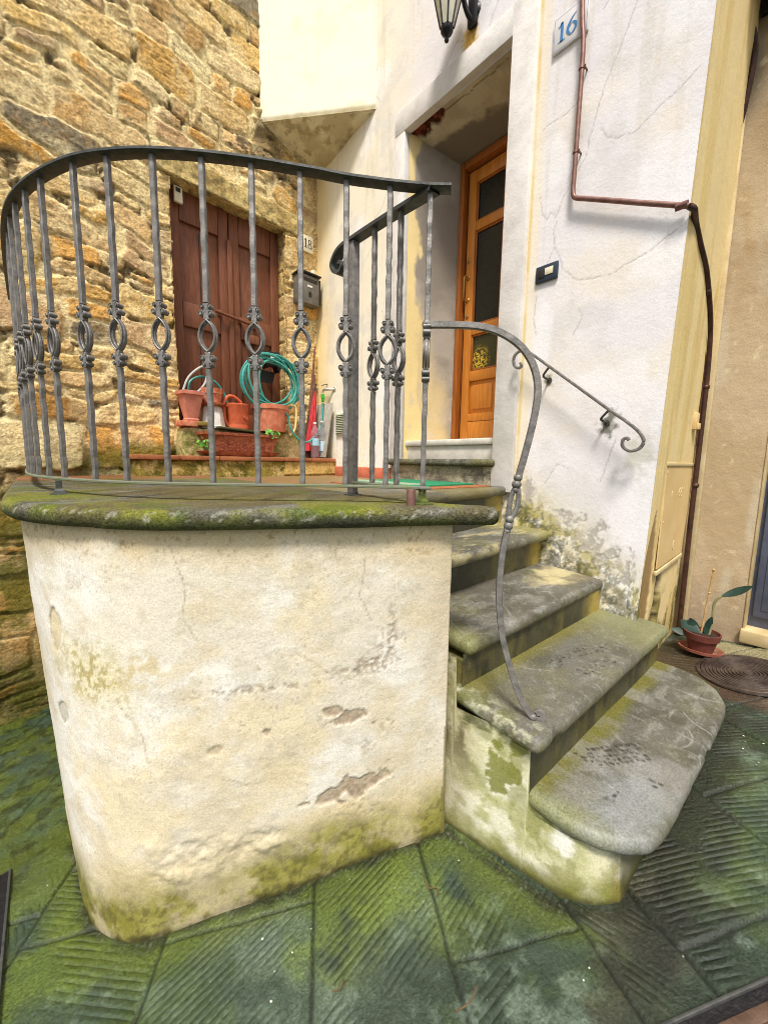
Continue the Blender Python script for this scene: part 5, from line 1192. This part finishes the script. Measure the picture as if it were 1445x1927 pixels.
q = MB(); q.lathe([(.0001, 0), (.010, .004), (.013, .012), (.007, .02), (.012, .03), (.028, .042), (.034, .056), (.034, .07), (.0001, .07)], (lc[0], lc[1], 3.352), 18); q.build('finial', M['lamp_metal'], lamp)
q = MB(); q.lathe([(.0001, 0), (.036, 0), (.085, .19), (.085, .20), (.0001, .20)], (lc[0], lc[1], 3.42), 8); q.build('glass', M['lamp_glass'], lamp, 20)
q = MB()
for k in range(8):
    a = 2 * math.pi * k / 8; q.tube([(lc[0] + math.cos(a) * .037, lc[1] + math.sin(a) * .037, 3.418), (lc[0] + math.cos(a) * .087, lc[1] + math.sin(a) * .087, 3.62)], .0045, 6)
q.lathe([(.088, 0), (.098, .006), (.098, .03), (.12, .04), (.10, .1), (.04, .16), (.015, .2), (.0001, .21)], (lc[0], lc[1], 3.61), 8); q.build('cage', M['lamp_metal'], lamp)
q = MB(); q.tube(cr([(1.99, 1.60, 3.50), (1.95, 1.61, 3.53), (1.93, 1.625, 3.6), (1.92, 1.635, 3.70), (1.88, 1.65, 3.78), (1.84, 1.655, 3.80)], 6), .013, 10)
q.lathe([(.0001, .016), (.03, .014), (.042, .004), (.043, 0)], (1.999, 1.60, 3.56), 20, RY, 1, 1); q.box((1.985, 1.60, 3.56), (.028, .06, .16), 0, .012); q.build('bracket', M['lamp_metal'], lamp)
mb_ = thing('letterbox', 'grey steel letterbox with a dark slot on the stone wall', 'letterbox', tuple(sw(1.85, .05, 2.42)))
q = MB(); q.box(sw(1.853, .05, 2.53), (.20, .10, .225), SWR, .004); q.build('case', M['mail'], mb_)
q = MB(); q.box(sw(1.853, .056, 2.65), (.225, .125, .012), SWR, .004, rot=Matrix.Rotation(SWR, 3, 'Z') @ Matrix.Rotation(R(-7), 3, 'X')); q.build('flap', M['mail_dark'], mb_)
q = MB(); q.box(sw(1.858, .101, 2.605), (.15, .004, .024), SWR, 0); q.box(sw(1.957, .06, 2.53), (.006, .1, .20), SWR, .002); q.build('slot', M['ink_black'], mb_)
q = MB(); q.box(sw(1.86, .102, 2.555), (.05, .004, .016), SWR, .001); q.build('name_tag', M['plate'], mb_)
q = MB(); q.lathe([(.0001, .01), (.009, .01), (.012, .006), (.014, 0)], sw(1.86, .10, 2.505), 16, Matrix.Rotation(R(90), 3, 'X')); q.box(sw(1.86, .101, 2.487), (.03, .003, .035), SWR, .001); q.build('lock', M['mail_dark'], mb_)
tag(MB().box(sw(1.935, .045, 2.69), (.05, .03, .06), SWR + .3, .004).build('stone_chip', M['plate_cream']), 'pale angular stone chip wedged upright on the letterbox', 'stone', 'stone chips on the letterbox')
tag(MB().box(sw(1.87, .04, 2.675), (.04, .03, .03), SWR, .01).build('stone_chip', M['rubble_chip']), 'small rounded brown stone chip on the letterbox beside the pale one', 'stone', 'stone chips on the letterbox')
q = MB(); q.box(sw(.872, -.06, 2.893), (.055, .022, .10), SWR, .003); se = q.build('door_sensor', M['plate_cream']); tag(se, 'small cream sensor box fixed at the top left of the brown door', 'sensor')
q = MB(); q.box(sw(.872, -.048, 2.918), (.03, .006, .026), SWR, .001); q.build('sensor_window', M['mail_dark'], se)

# ================================================================== pots and clutter on the ledge
LZ = 1.12; SZ = 1.318
def soil_disc(parent, c, r): MB().lathe([(.0001, .004), (r * .6, .003), (r, 0)], c, 20).build('soil', M['soil'], parent)
def rim_pot(prof_r, c, seg=28, **k): return MB().lathe(prof_r, c, seg, **k)
# brick base under the tall pot
b0 = MB(); b0.box(sw(.815, .10, 1.337), (.11, .12, .035), SWR, .004); tag(b0.build('brick', M['terracotta']), 'broken red brick propping the tall pink pot', 'brick')
b0 = MB(); b0.box(sw(.905, .11, 1.343), (.085, .10, .030), SWR - .1, .006); tag(b0.build('brick', mat('mossy brick', S(150, 122, 56), .9, 0, c2=S(116, 104, 48), vs=30, bumps=((90, .6, .005),))), 'mossy yellow brick lying right of the tall pink pot', 'brick')
cT = sw(.848, .10, 1.356); tp_ = thing('flower_pot', 'tall pink square tapered flower pot at the left of the brown door', 'flower pot', tuple(cT))
MB().lathe([(.0001, 0), (.044, 0), (.046, .012), (.040, .02), (.072, .175), (.083, .178), (.084, .2), (.078, .202), (.072, .195), (.066, .16), (.0001, .155)], cT, 40, Matrix.Rotation(R(5), 3, 'Z'), square=.62).build('pot', M['terracotta_pink'], tp_)
soil_disc(tp_, cT + Vector((0, 0, .165)), .06)
# white pot upside down, saucer and small pot on it
cW = sw(1.005, .075, SZ); wpot = thing('white_pot', 'white plastic eight sided pot standing upside down on the door sill', 'flower pot', tuple(cW))
MB().lathe([(.094, 0), (.096, .016), (.088, .02), (.070, .145), (.062, .158), (.0001, .158)], cW, 8, Matrix.Rotation(R(22.5), 3, 'Z')).build('pot', M['white_pl'], wpot, 25)
MB().lathe([(.0001, .004), (.07, .003), (.094, .018), (.097, .018), (.095, .006), (.075, -.004), (.0001, -.004)], cW + Vector((0, 0, .163)), 32).build('saucer', M['terracotta_dark'])
tag(bpy.data.objects['saucer'], 'brown terracotta saucer balanced on the upturned white pot', 'saucer')
cP = cW + Vector((.002, 0, .171)); sp_ = thing('flower_pot', 'small round terracotta pot sitting on the saucer above the white pot', 'flower pot', tuple(cP))
MB().lathe([(.0001, 0), (.058, 0), (.070, .075), (.077, .076), (.080, .112), (.074, .113), (.070, .09), (.0001, .088)], cP, 32).build('pot', M['terracotta'], sp_)
soil_disc(sp_, cP + Vector((0, 0, .092)), .066)
# watering can
cC = sw(1.19, .10, SZ + .008); can = thing('watering_can', 'orange plastic watering can with a looped handle beside the white pot', 'watering can', tuple(cC))
MB().lathe([(.0001, 0), (.078, 0), (.080, .02), (.077, .028), (.079, .036), (.080, .165), (.083, .170), (.083, .182), (.079, .186), (.075, .178), (.07, .15), (.0001, .146)], cC, 32).build('body', M['orange_pl'], can)
q = MB(); q.tube(cr([cC + Vector((-.075, -.01, .02)), cC + Vector((-.098, -.012, .06)), cC + Vector((-.107, -.013, .14)), cC + Vector((-.105, -.012, .185)), cC + Vector((-.07, -.006, .235)), cC + Vector((-.02, 0, .235)), cC + Vector((.03, .002, .20))], 8), .012, 10); q.tube(cr([cC + Vector((-.105, -.012, .17)), cC + Vector((-.09, -.01, .165)), cC + Vector((-.075, -.008, .165))], 5), .009, 8); q.build('handle', M['orange_pl'], can)
q = MB(); q.lathe([(.0001, .004), (.012, .004), (.013, .001), (.018, .001), (.019, .004), (.022, .003), (.022, 0)], cC + Vector((.03, -.074, .085)), 20, Matrix.Rotation(R(90), 3, 'X') @ Matrix.Rotation(R(22), 3, 'Y')); q.build('emblem', M['orange_pl'], can)
# big pot
cB = sw(1.455, .115, SZ + .004); big = thing('flower_pot', 'large orange plastic pot under the coiled green hose', 'flower pot', tuple(cB))
MB().lathe([(.0001, 0), (.118, 0), (.138, .17), (.146, .172), (.148, .205), (.140, .207), (.134, .19), (.0001, .185)], cB, 40).build('pot', M['orange_pot'], big)
soil_disc(big, cB + Vector((0, 0, .19)), .13)
# planter with its tray
cR_ = sw(1.16, .215, LZ + .034)
def rect_loft(mb, rings, c, ang):
    V, F = [], []
    for (hx, hy, z_) in rings:
        for sx, sy in ((-1, -1), (1, -1), (1, 1), (-1, 1)):
            v = Matrix.Rotation(ang, 3, 'Z') @ Vector((sx * hx, sy * hy, z_)); V.append(v + Vector(c))
    for i in range(len(rings) - 1):
        for j in range(4): F.append((i * 4 + j, i * 4 + (j + 1) % 4, (i + 1) * 4 + (j + 1) % 4, (i + 1) * 4 + j))
    F.append((3, 2, 1, 0)); mb.add(V, F)
ptr = thing('planter_tray', 'long red brown tray under the trough planter on the tiled ledge', 'tray', tuple(sw(1.16, .215, LZ)))
q = MB(); rect_loft(q, [(.225, .065, .002), (.285, .085, .03), (.288, .088, .034), (.28, .08, .034), (.23, .06, .01), (.001, .001, .01)], sw(1.155, .215, LZ), SWR); q.build('tray', M['terracotta_dark'], ptr, 20)
plr = thing('trough_planter', 'long terracotta trough planter with leaf relief on the tiled ledge', 'planter', tuple(cR_))
q = MB(); rect_loft(q, [(.225, .05, -.02), (.268, .068, .108), (.285, .082, .112), (.288, .084, .13), (.276, .074, .131), (.262, .06, .112), (.001, .001, .11)], cR_, SWR); q.build('trough', M['terracotta_dark'], plr, 20)
q = MB(); rg = random.Random(8)
for k in range(7):
    bx_ = -.17 + k * .057
    for s in (-1, 1):
        for j in range(3):
            p0 = Vector((bx_ + s * .002, 0, .005 + j * .022)); p1 = p0 + Vector((s * .017, 0, .016))
            yf = lambda zz: -(.05 + (.018) * (zz + .02) / .128) - .001
            A_ = Matrix.Rotation(SWR, 3, 'Z') @ Vector((p0.x, yf(p0.z), p0.z)); B_ = Matrix.Rotation(SWR, 3, 'Z') @ Vector((p1.x, yf(p1.z), p1.z)); q.tube([A_ + cR_, (A_ + B_) / 2 + cR_, B_ + cR_], [.002, .0042, .001], 6)
q.build('leaf_relief', M['terracotta_dark'], plr)
MB().box(cR_ + Vector((0, 0, .107)), (.5, .12, .01), SWR, 0).build('soil', M['soil'], plr)
def leaf_disc(mb, c, r, nrm_, seed):
    rg = random.Random(seed); n = Vector(nrm_).normalized(); a = n.orthogonal().normalized(); b = n.cross(a); V = [Vector(c)]; N = 14
    for k in range(N):
        t = 2 * math.pi * k / N; rr_ = r * (1 + .14 * math.sin(5 * t + seed) + rg.uniform(-.06, .06)); V.append(Vector(c) + (a * math.cos(t) + b * math.sin(t)) * rr_ + n * r * (.22 + .08 * math.sin(3 * t)))
    mb.add(V, [(0, 1 + k, 1 + (k + 1) % N) for k in range(N)])
def clump(name, label, base, n, spread, r, seed, up=.05, mm='leaf'):
    t = thing(name, label, 'plant', tuple(base)); rg = random.Random(seed); lf_, st_ = MB(), MB()
    for k in range(n):
        p = Vector(base) + Vector((rg.uniform(-1, 1) * spread, rg.uniform(-1, .4) * spread * .8, rg.uniform(.1, 1) * up))
        st_.tube([base, (Vector(base) + p) / 2 + Vector((0, 0, .015)), p], .0018, 5); leaf_disc(lf_, p, r * rg.uniform(.6, 1.1), (rg.uniform(-.6, .6), -1 + rg.uniform(0, .8), rg.uniform(.2, 1)), seed + k)
    lf_.build('leaves', M[mm], t); st_.build('stems', M['stem'], t)
clump('geranium', 'bright green round leaved plant at the left end of the trough planter', sw(.885, .27, LZ + .03), 14, .05, .017, 3, .10)
clump('geranium', 'green round leaved plant at the right end of the trough planter', cR_ + Vector((.235, -.03, .10)), 16, .055, .02, 5, .06)
q = MB(); q.box(sw(1.16, .17, SZ - .004), (.32, .10, .018), SWR + .06, .006, rot=Matrix.Rotation(SWR, 3, 'Z') @ Matrix.Rotation(R(3), 3, 'Y')); tag(q.build('wooden_plank', mat('mossy plank', S(84, 78, 40), .9, 0, c2=S(60, 56, 34), vs=30, bumps=((60, .6, .006),))), 'mossy dark plank lying across the back of the trough planter', 'plank')
# hose reel and hose
hld = MB(); hc = sw(1.46, .02, 1.87); hld.prism([(-.10, -.06), (-.115, .055), (-.09, .075), (.09, .09), (.115, .06), (.115, -.02), (.09, -.065), (.07, -.02), (-.06, -.02), (-.08, -.065)], hc, wdx, (0, 0, 1), wn3, .075)
for k in range(9): hld.box(sw(1.38 + k * .018, .098, 1.866), (.005, .01, .05), SWR, .001)
for k in range(2): hld.box(sw(1.42 + k * .08, -.04, 1.88), (.03, .12, .05), SWR, .003)
ho = hld.build('hose_holder', M['black_pl']); tag(ho, 'black plastic hose holder hung on the brown door', 'hose holder')
MB().box(sw(1.497, .098, 1.90), (.036, .004, .045), SWR, .001).build('sticker', M['plate_cream'], ho)
MB().prism([(-.085, 0), (.085, 0), (.06, -.09), (-.06, -.09)], sw(1.46, .03, 1.81), wdx, (0, 0, 1), wn3, .01).build('holder_back', M['black_pl'], ho)
hs = MB(); rg = random.Random(12); pts = []
nl = 7
for i in range(nl * 20 + 1):
    t = 2 * math.pi * i / 20; k = i / 20
    jx = .05 * math.sin(k * 2.3 + 1) ; rx = .185 + .03 * math.sin(k * 1.7); rz = .185 + .025 * math.cos(k * 2.9)
    pts.append(sw(1.445 + jx + rx * math.sin(t) + .014 * k * (math.sin(t) > 0) , .16 + .022 * math.sin(k * 3.1) + .012 * math.cos(t * 1.5), 1.705 + .01 * math.sin(k * 5) + rz * math.cos(t) * (1 if math.cos(t) > 0 else 1.05)))
hs.tube(cr([tuple(p) for p in pts], 2), .0088, 8)
tail = [pts[-1], sw(1.55, .2, 1.83), sw(1.65, .2, 1.70), sw(1.60, .21, 1.57), sw(1.45, .21, 1.52), sw(1.32, .2, 1.60)]
hs.tube(cr([tuple(p) for p in tail], 8), .0088, 8)
lead = [sw(1.30, .19, 1.56), sw(1.48, .22, 1.50), sw(1.555, .23, 1.45), sw(1.575, .24, 1.35), sw(1.64, .26, 1.265), sw(1.72, .26, 1.25), Vector((1.83, 3.0, 1.31)), Vector((1.905, 3.03, 1.42)), Vector((1.935, 3.05, 1.56)), Vector((1.937, 3.052, 1.60))]
hs.tube(cr([tuple(p) for p in lead], 8), .0082, 8)
tag(hs.build('garden_hose', M['hose']), 'teal garden hose coiled in loops and leading to the wall tap', 'hose')
lp = MB(); lp.tube(cr([sw(.80, .09, 1.545), sw(.85, .08, 1.66), sw(.94, .07, 1.745), sw(.985, .06, 1.74), sw(.97, .07, 1.65), sw(.92, .08, 1.58), sw(.865, .09, 1.545)], 8), .008, 8); tag(lp.build('grey_tube', M['hose_grey']), 'grey tube looping out of the tall pink pot', 'tube')
lp = MB(); lp.tube(cr([sw(.85, .06, 1.56), sw(.87, .05, 1.64), sw(.95, .04, 1.685), sw(1.05, .04, 1.66), sw(1.11, .05, 1.58), sw(1.13, .06, 1.50)], 8), .0075, 8); tag(lp.build('green_tube', M['hose']), 'short green tube arching behind the two left pots', 'tube')
lp = MB(); lp.tube(cr([sw(1.60, .20, 1.545), sw(1.645, .2, 1.53), sw(1.65, .2, 1.45), sw(1.635, .2, 1.35), sw(1.60, .18, 1.30)], 8), .0085, 8); lp.tube([sw(1.56, .2, 1.54), sw(1.61, .2, 1.545)], .013, 10); tag(lp.build('cream_tube', M['cream_pl']), 'cream bent tube hanging beside the large orange pot', 'tube')
tap = thing('wall_tap', 'small pale metal tap with green hose connector on the white wall', 'tap', (1.97, 3.03, 1.71))
q = MB(); q.tube([(2.01, 2.96, 1.712), (1.985, 2.985, 1.712), (1.95, 3.02, 1.712), (1.938, 3.046, 1.708), (1.937, 3.052, 1.68)], [.010, .010, .012, .011, .009], 10); q.lathe([(.0001, .005), (.018, .004), (.02, 0)], (1.998, 2.962, 1.712), 16, RY); q.tube([(1.955, 3.015, 1.72), (1.955, 3.015, 1.752)], .006, 8); q.build('spout', M['steel'], tap)
q = MB(); q.tube([(1.955, 3.0, 1.754), (1.952, 3.05, 1.757), (1.95, 3.09, 1.75)], [.006, .005, .0045], 8); q.build('handle', M['steel'], tap)
q = MB(); q.lathe([(.0001, 0), (.010, 0), (.014, .01), (.014, .03), (.017, .034), (.017, .065), (.012, .07), (.0001, .07)], (1.937, 3.052, 1.605), 16); q.build('connector', M['green_pl'], tap)
bd_ = MB(); bd_.box((1.925, 3.085, 1.36), (.014, .30, .47), 0, .002, rot=Matrix.Rotation(R(9), 3, 'Y')); tag(bd_.build('grey_board', M['board']), 'grey board leaning on the white wall behind the water bottles', 'board')
vt = thing('wall_vent', 'pale green louvred vent grille low on the white wall', 'vent', (1.99, 2.86, 1.41))
q = MB(); ybox(q, 1.985, 2.0, 2.79, 2.925, 1.32, 1.50, .003); q.build('frame', M['mat_pale'], vt)
q = MB()
for k in range(11): q.box((1.981, 2.857, 1.338 + k * .0145), (.012, .118, .004), 0, 0, rot=Matrix.Rotation(R(35), 3, 'Y'))
q.build('louvre', M['mat_pale'], vt); q = MB(); ybox(q, 1.9835, 1.9852, 2.80, 2.915, 1.332, 1.49, 0); q.build('opening', M['ink_black'], vt)
for (xa, xb, ya, yb, za, zb2, lab) in ((1.80, 1.945, .08, .045, LZ, 2.10, 'tallest brown wooden stick leaning in the corner left of the tap'), (1.815, 1.93, .10, .05, LZ, 1.95, 'middle height brown wooden stick leaning in the corner left of the tap'), (1.835, 1.93, .09, .06, LZ, 1.85, 'shortest brown wooden stick leaning in the corner left of the tap')):
    tag(MB().tube([sw(xa, ya, za), sw((xa + xb) / 2 + .003, (ya + yb) / 2, (za + zb2) / 2), sw(xb, yb, zb2)], [.011, .010, .007], 8).build('wooden_stick', M['stick']), lab, 'stick', 'wooden sticks leaning in the corner')
um = thing('red_umbrella', 'folded red umbrella standing in the corner behind the bottles', 'umbrella', tuple(sw(1.82, .14, LZ)))
q = MB(); a_, b_ = sw(1.815, .14, LZ + .06), sw(1.895, .12, 1.70); V = []
N = 18
for i in range(13):
    t = i / 12; cpt = a_.lerp(b_, t); rr_ = .034 * (1 - t) ** .55 + .004
    for j in range(N): an = 2 * math.pi * j / N; k = 1 + .28 * math.cos(an * 6 + 1.5 * t); V.append(cpt + Vector((math.cos(an) * rr_ * k, math.sin(an) * rr_ * k, 0)))
q.add(V, [(i * N + j, i * N + (j + 1) % N, (i + 1) * N + (j + 1) % N, (i + 1) * N + j) for i in range(12) for j in range(N)] + [tuple(range(N))[::-1], tuple(12 * N + j for j in range(N))]); q.build('canopy', M['red_cloth'], um)
MB().tube([sw(1.807, .14, LZ), a_], .006, 8).build('handle', M['ink_black'], um); MB().tube([b_, sw(1.902, .118, 1.76)], .005, 8).build('tip', M['ink_black'], um)
def bottle(c, body, lab, label, h=.30, r=.036, full=False):
    t = thing('water_bottle', label, 'bottle', tuple(c))
    pr = [(.0001, .006), (r * .6, .0), (r * .95, .006), (r, .016)] + [(r * (1 - .06 * (k % 2)), .02 + k * .011) for k in range(1, 8)] + [(r, .11), (r, .17), (r * .9, .18), (r, .19), (r * .98, .205), (r * .75, .235), (r * .42, .262), (.0125, .272), (.0125, h - .012)]
    MB().lathe(pr, c, 26).build('bottle_body', M[body], t)
    MB().lathe([(.0001, .0), (.015, 0), (.015, -.014), (.0132, -.015)], Vector(c) + Vector((0, 0, h)), 18).build('cap', M['plate'], t)
    MB().lathe([(r * 1.012, .105 if not full else .06), (r * 1.012, .165 if not full else .145)], c, 26).build('paper_label', M[lab], t)
bottle(sw(1.815, .235, LZ), 'pet_pink', 'label_blue', 'pink tinted water bottle with a blue label beside the red umbrella')
bottle(sw(1.90, .215, LZ), 'pet', 'label_white', 'clear water bottle with a white label in front of the grey board', .32, .039, True)
dm = thing('door_mat', 'green woven door mat with pale stripes on the landing', 'door mat', (1.6, 1.7, .98))
dmat = Matrix.Rotation(R(2), 3, 'Z')
q = MB(); q.box((1.62, 1.66, .980), (.50, .58, .012), 0, .003); q.build('mat', M['mat_green'], dm)
q = MB()
for k in range(30): q.box((1.44, 1.405 + k * .018, .9865), (.09, .003, .008), 0, 0)
q.build('bristle', M['mat_pale'], dm)
q = MB(); q.box((1.60, 1.62, .9735), (.60, .70, .006), 0, .002); tag(q.build('mat_board', M['tile_brown']), 'flat reddish tile patch under the green door mat', 'tile')

# ================================================================== right: potted plant, manhole, drains
pc = Vector((2.478, .385, G(2.478, .385) + .004))
sa = MB(); sa.lathe([(.0001, .004), (.07, .004), (.088, .018), (.094, .018), (.09, .004), (.07, 0), (.0001, 0)], pc, 36, Matrix.Rotation(R(5), 3, 'Y')); tag(sa.build('saucer', M['saucer_clay']), 'orange saucer on the wet ground under the potted cactus', 'saucer')
po_ = thing('potted_plant', 'brown clay pot with a cane and one dark leaf by the beige wall', 'potted plant', tuple(pc))
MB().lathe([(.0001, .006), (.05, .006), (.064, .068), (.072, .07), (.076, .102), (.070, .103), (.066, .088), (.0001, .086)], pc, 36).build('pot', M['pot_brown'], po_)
soil_disc(po_, pc + Vector((0, 0, .09)), .066)
q = MB(); b0 = pc + Vector((.0, .005, .09)); q.tube(cr([b0, b0 + Vector((.002, -.005, .1)), b0 + Vector((.005, -.012, .22)), b0 + Vector((.008, -.018, .335))], 6), .0042, 8)
for z_ in (.11, .215, .334): q.ball(b0 + Vector((.0045, -.012 * z_ / .22, z_)), .0065, 8)
q.build('cane', M['cane'], po_)
q = MB(); b1 = pc + Vector((.015, -.022, .09)); q.tube(cr([b1, b1 + Vector((.004, -.008, .07)), b1 + Vector((.005, -.006, .15)), b1 + Vector((.006, -.014, .185)), b1 + Vector((.01, -.03, .205))], 6), [.008] * 6 + [.006] * 19, 8); q.build('stem', M['stem'], po_)
def blade(mb, base, tip, w, nrm_, curl=.2):
    b_, t_ = Vector(base), Vector(tip); d = t_ - b_; s = d.cross(Vector(nrm_)).normalized(); n = s.cross(d).normalized(); V = []; N = 12
    for i in range(N + 1):
        t = i / N; wd = w * (math.sin(math.pi * min(1, t * .97 + .02)) ** .75); cpt = b_ + d * t + n * d.length * curl * (t * t - t)
        V += [cpt - s * wd - n * .15 * wd, cpt + n * .25 * wd * 0, cpt + s * wd - n * .15 * wd]
    F = []
    for i in range(N): F += [(i * 3, i * 3 + 1, i * 3 + 4, i * 3 + 3), (i * 3 + 1, i * 3 + 2, i * 3 + 5, i * 3 + 4)]
    mb.add(V, F)
q = MB(); lt = b1 + Vector((.01, -.03, .205)); blade(q, lt, lt + Vector((.02, -.105, .075)), .018, (-1, -.2, .5)); 
blade(q, b0 + Vector((-.01, .0, .0)), b0 + Vector((-.02, .085, .05)), .030, (-1, -.4, .4)); blade(q, b0 + Vector((-.02, .02, .0)), b0 + Vector((-.04, .115, .0)), .022, (-.6, -.4, .8)); blade(q, b0 + Vector((.0, -.02, -.005)), b0 + Vector((.0, -.035, .10)), .016, (-1, -.5, .1)); blade(q, b0 + Vector((.0, .01, -.005)), b0 + Vector((-.01, .05, .07)), .022, (-1, -.5, .3))
q.build('leaves', M['leaf_dark'], po_)
mc = Vector((2.325, .185, G(2.325, .185) + .006)); rotg = Vector((0, 0, 1)).rotation_difference(GN).to_matrix()
mh_ = thing('manhole_cover', 'round cast iron manhole cover with concentric rings near the potted plant', 'manhole cover', tuple(mc))
prof = [(.0001, .003), (.016, .003)]; r_ = .018
while r_ < .165: prof += [(r_, -.003), (r_ + .004, -.003), (r_ + .006, .0025), (r_ + .011, .0025)]; r_ += .0135
MB().lathe(prof + [(.168, 0)], mc, 72, rotg).build('lid', M['cast_iron'], mh_, 25)
MB().lathe([(.170, -.004), (.171, .002), (.184, .002), (.186, -.004)], mc, 72, rotg).build('ring', M['cast_iron'], mh_, 25)
def drain(name, label, a, b, wdt):
    t = thing(name, label, 'drain', (*a, G(*a)))
    d = Vector((b[0] - a[0], b[1] - a[1], G(*b) - G(*a))); L = d.length; d.normalize(); s = GN.cross(d).normalized(); u = d.cross(s)
    rotm = Matrix((d, s, u)).transposed(); mid = Vector((*a, G(*a))) + d * L / 2
    MB().box(mid + u * .004, (L, wdt * 2.3, .006), rot=rotm, bev=0).build('channel', M['pit'], t)
    for k in (-1, 1): MB().box(mid + s * k * wdt * 1.18 + u * .006, (L, wdt * .22, .014), rot=rotm, bev=.002).build('edge_bar', M['iron_dark'], t)
    MB().box(mid + u * .008, (L, wdt * .75, .010), rot=rotm, bev=.003).build('grate', M['rust'], t)
drain('drain_channel', 'dark slotted drain channel crossing the bottom right corner of the paving', (.70, .125), (1.75, -.475), .030)
drain('drain_channel', 'narrow dark drain channel along the left edge of the mossy paving', (-.185, .7), (-.185, 1.62), .03)
# pale petals and twigs on the paving
rg = random.Random(77); q = MB(); n = 0
for k in range(150):
    x, y = rg.uniform(-.15, 1.9), rg.uniform(-.05, 1.5)
    inside = (y > .66 + max(0, .85 - x) * .45 and x > -.0 and x < .9) or (x > .87 and y > .2)
    if inside: continue
    s_ = rg.choice([.001, .001, .0013, .0015, .002, .003]); a = rg.uniform(0, 6.28); z_ = G(x, y) + .005
    q.add([Vector((x, y, z_)) + Vector((math.cos(a + t) * s_ * (1.4 if i % 2 else .8), math.sin(a + t) * s_, .001 * (i % 2))) for i, t in enumerate((0, 1.2, 2.4, 3.6, 4.9))], [(0, 1, 2, 3, 4)])
pe = q.build('fallen_petals', M['petal'], None, 0); pe['kind'] = 'stuff'
for (pts, lab) in (([(.71, .625), (.70, .60), (.715, .585), (.70, .57)], 'dark curled dry stem at the top of the paving joint'), ([(.40, .60), (.415, .592), (.43, .60)], 'short straw stalk on the left paving joint'), ([(.555, .395), (.585, .385), (.62, .39)], 'pale dry twig at the bottom of the centre paving joint')):
    q = MB(); q.tube(cr([(x, y, G(x, y) + .006) for x, y in pts], 5), .0016, 6); tag(q.build('twig', M['twig']), lab, 'twig')

# ================================================================== CAMERA, LIGHT
yaw, pitch, roll = 0.852844, 0.1261347, 0.0160579
cy, sy = math.cos(yaw), math.sin(yaw)
f = Vector((cy * math.cos(pitch), sy * math.cos(pitch), -math.sin(pitch))); r0 = Vector((sy, -cy, 0)); u0 = r0.cross(f)
rgt = r0 * math.cos(roll) + u0 * math.sin(roll); up = -r0 * math.sin(roll) + u0 * math.cos(roll)
cam = bpy.data.cameras.new('camera'); co = bpy.data.objects.new('camera', cam); COL.objects.link(co)
co.matrix_world = Matrix(((rgt.x, up.x, -f.x, 0), (rgt.y, up.y, -f.y, 0), (rgt.z, up.z, -f.z, 1.1), (0, 0, 0, 1)))
cam.sensor_fit = 'HORIZONTAL'; cam.sensor_width = 36; cam.lens = 36 * 750.57 / 1445; cam.clip_start = .02; cam.clip_end = 500
SC.camera = co
w = bpy.data.worlds.new('World'); SC.world = w; w.use_nodes = True
bg = w.node_tree.nodes['Background']; sky = w.node_tree.nodes.new('ShaderNodeTexSky'); sky.sky_type = 'NISHITA'; sky.sun_disc = False
el, az_ = R(60), R(222)      # sun direction: from behind the camera, a little to the left
sky.sun_elevation = el; sky.sun_rotation = R(90) - az_; sky.air_density = 1.2; sky.dust_density = 3.0; sky.ozone_density = 1.0
hs_n = w.node_tree.nodes.new('ShaderNodeHueSaturation'); hs_n.inputs['Saturation'].default_value = .5      # a bright hazy sky
w.node_tree.links.new(sky.outputs['Color'], hs_n.inputs['Color']); w.node_tree.links.new(hs_n.outputs['Color'], bg.inputs['Color']); bg.inputs['Strength'].default_value = .09
sl = bpy.data.lights.new('sun', 'SUN'); sl.energy = 2.6; sl.angle = R(12); sl.color = (1, .95, .87); so = bpy.data.objects.new('sun', sl); COL.objects.link(so)
sd3 = Vector((math.cos(el) * math.cos(az_), math.cos(el) * math.sin(az_), math.sin(el))); so.rotation_euler = sd3.to_track_quat('Z', 'Y').to_euler(); so.location = sd3 * 6
vs = SC.view_settings; vs.view_transform = 'Standard'; vs.look = 'None'; vs.exposure = .80; vs.gamma = 1
SC.cycles.use_denoising = True
SC.cycles.max_bounces = 8
SC.cycles.filter_width = .95
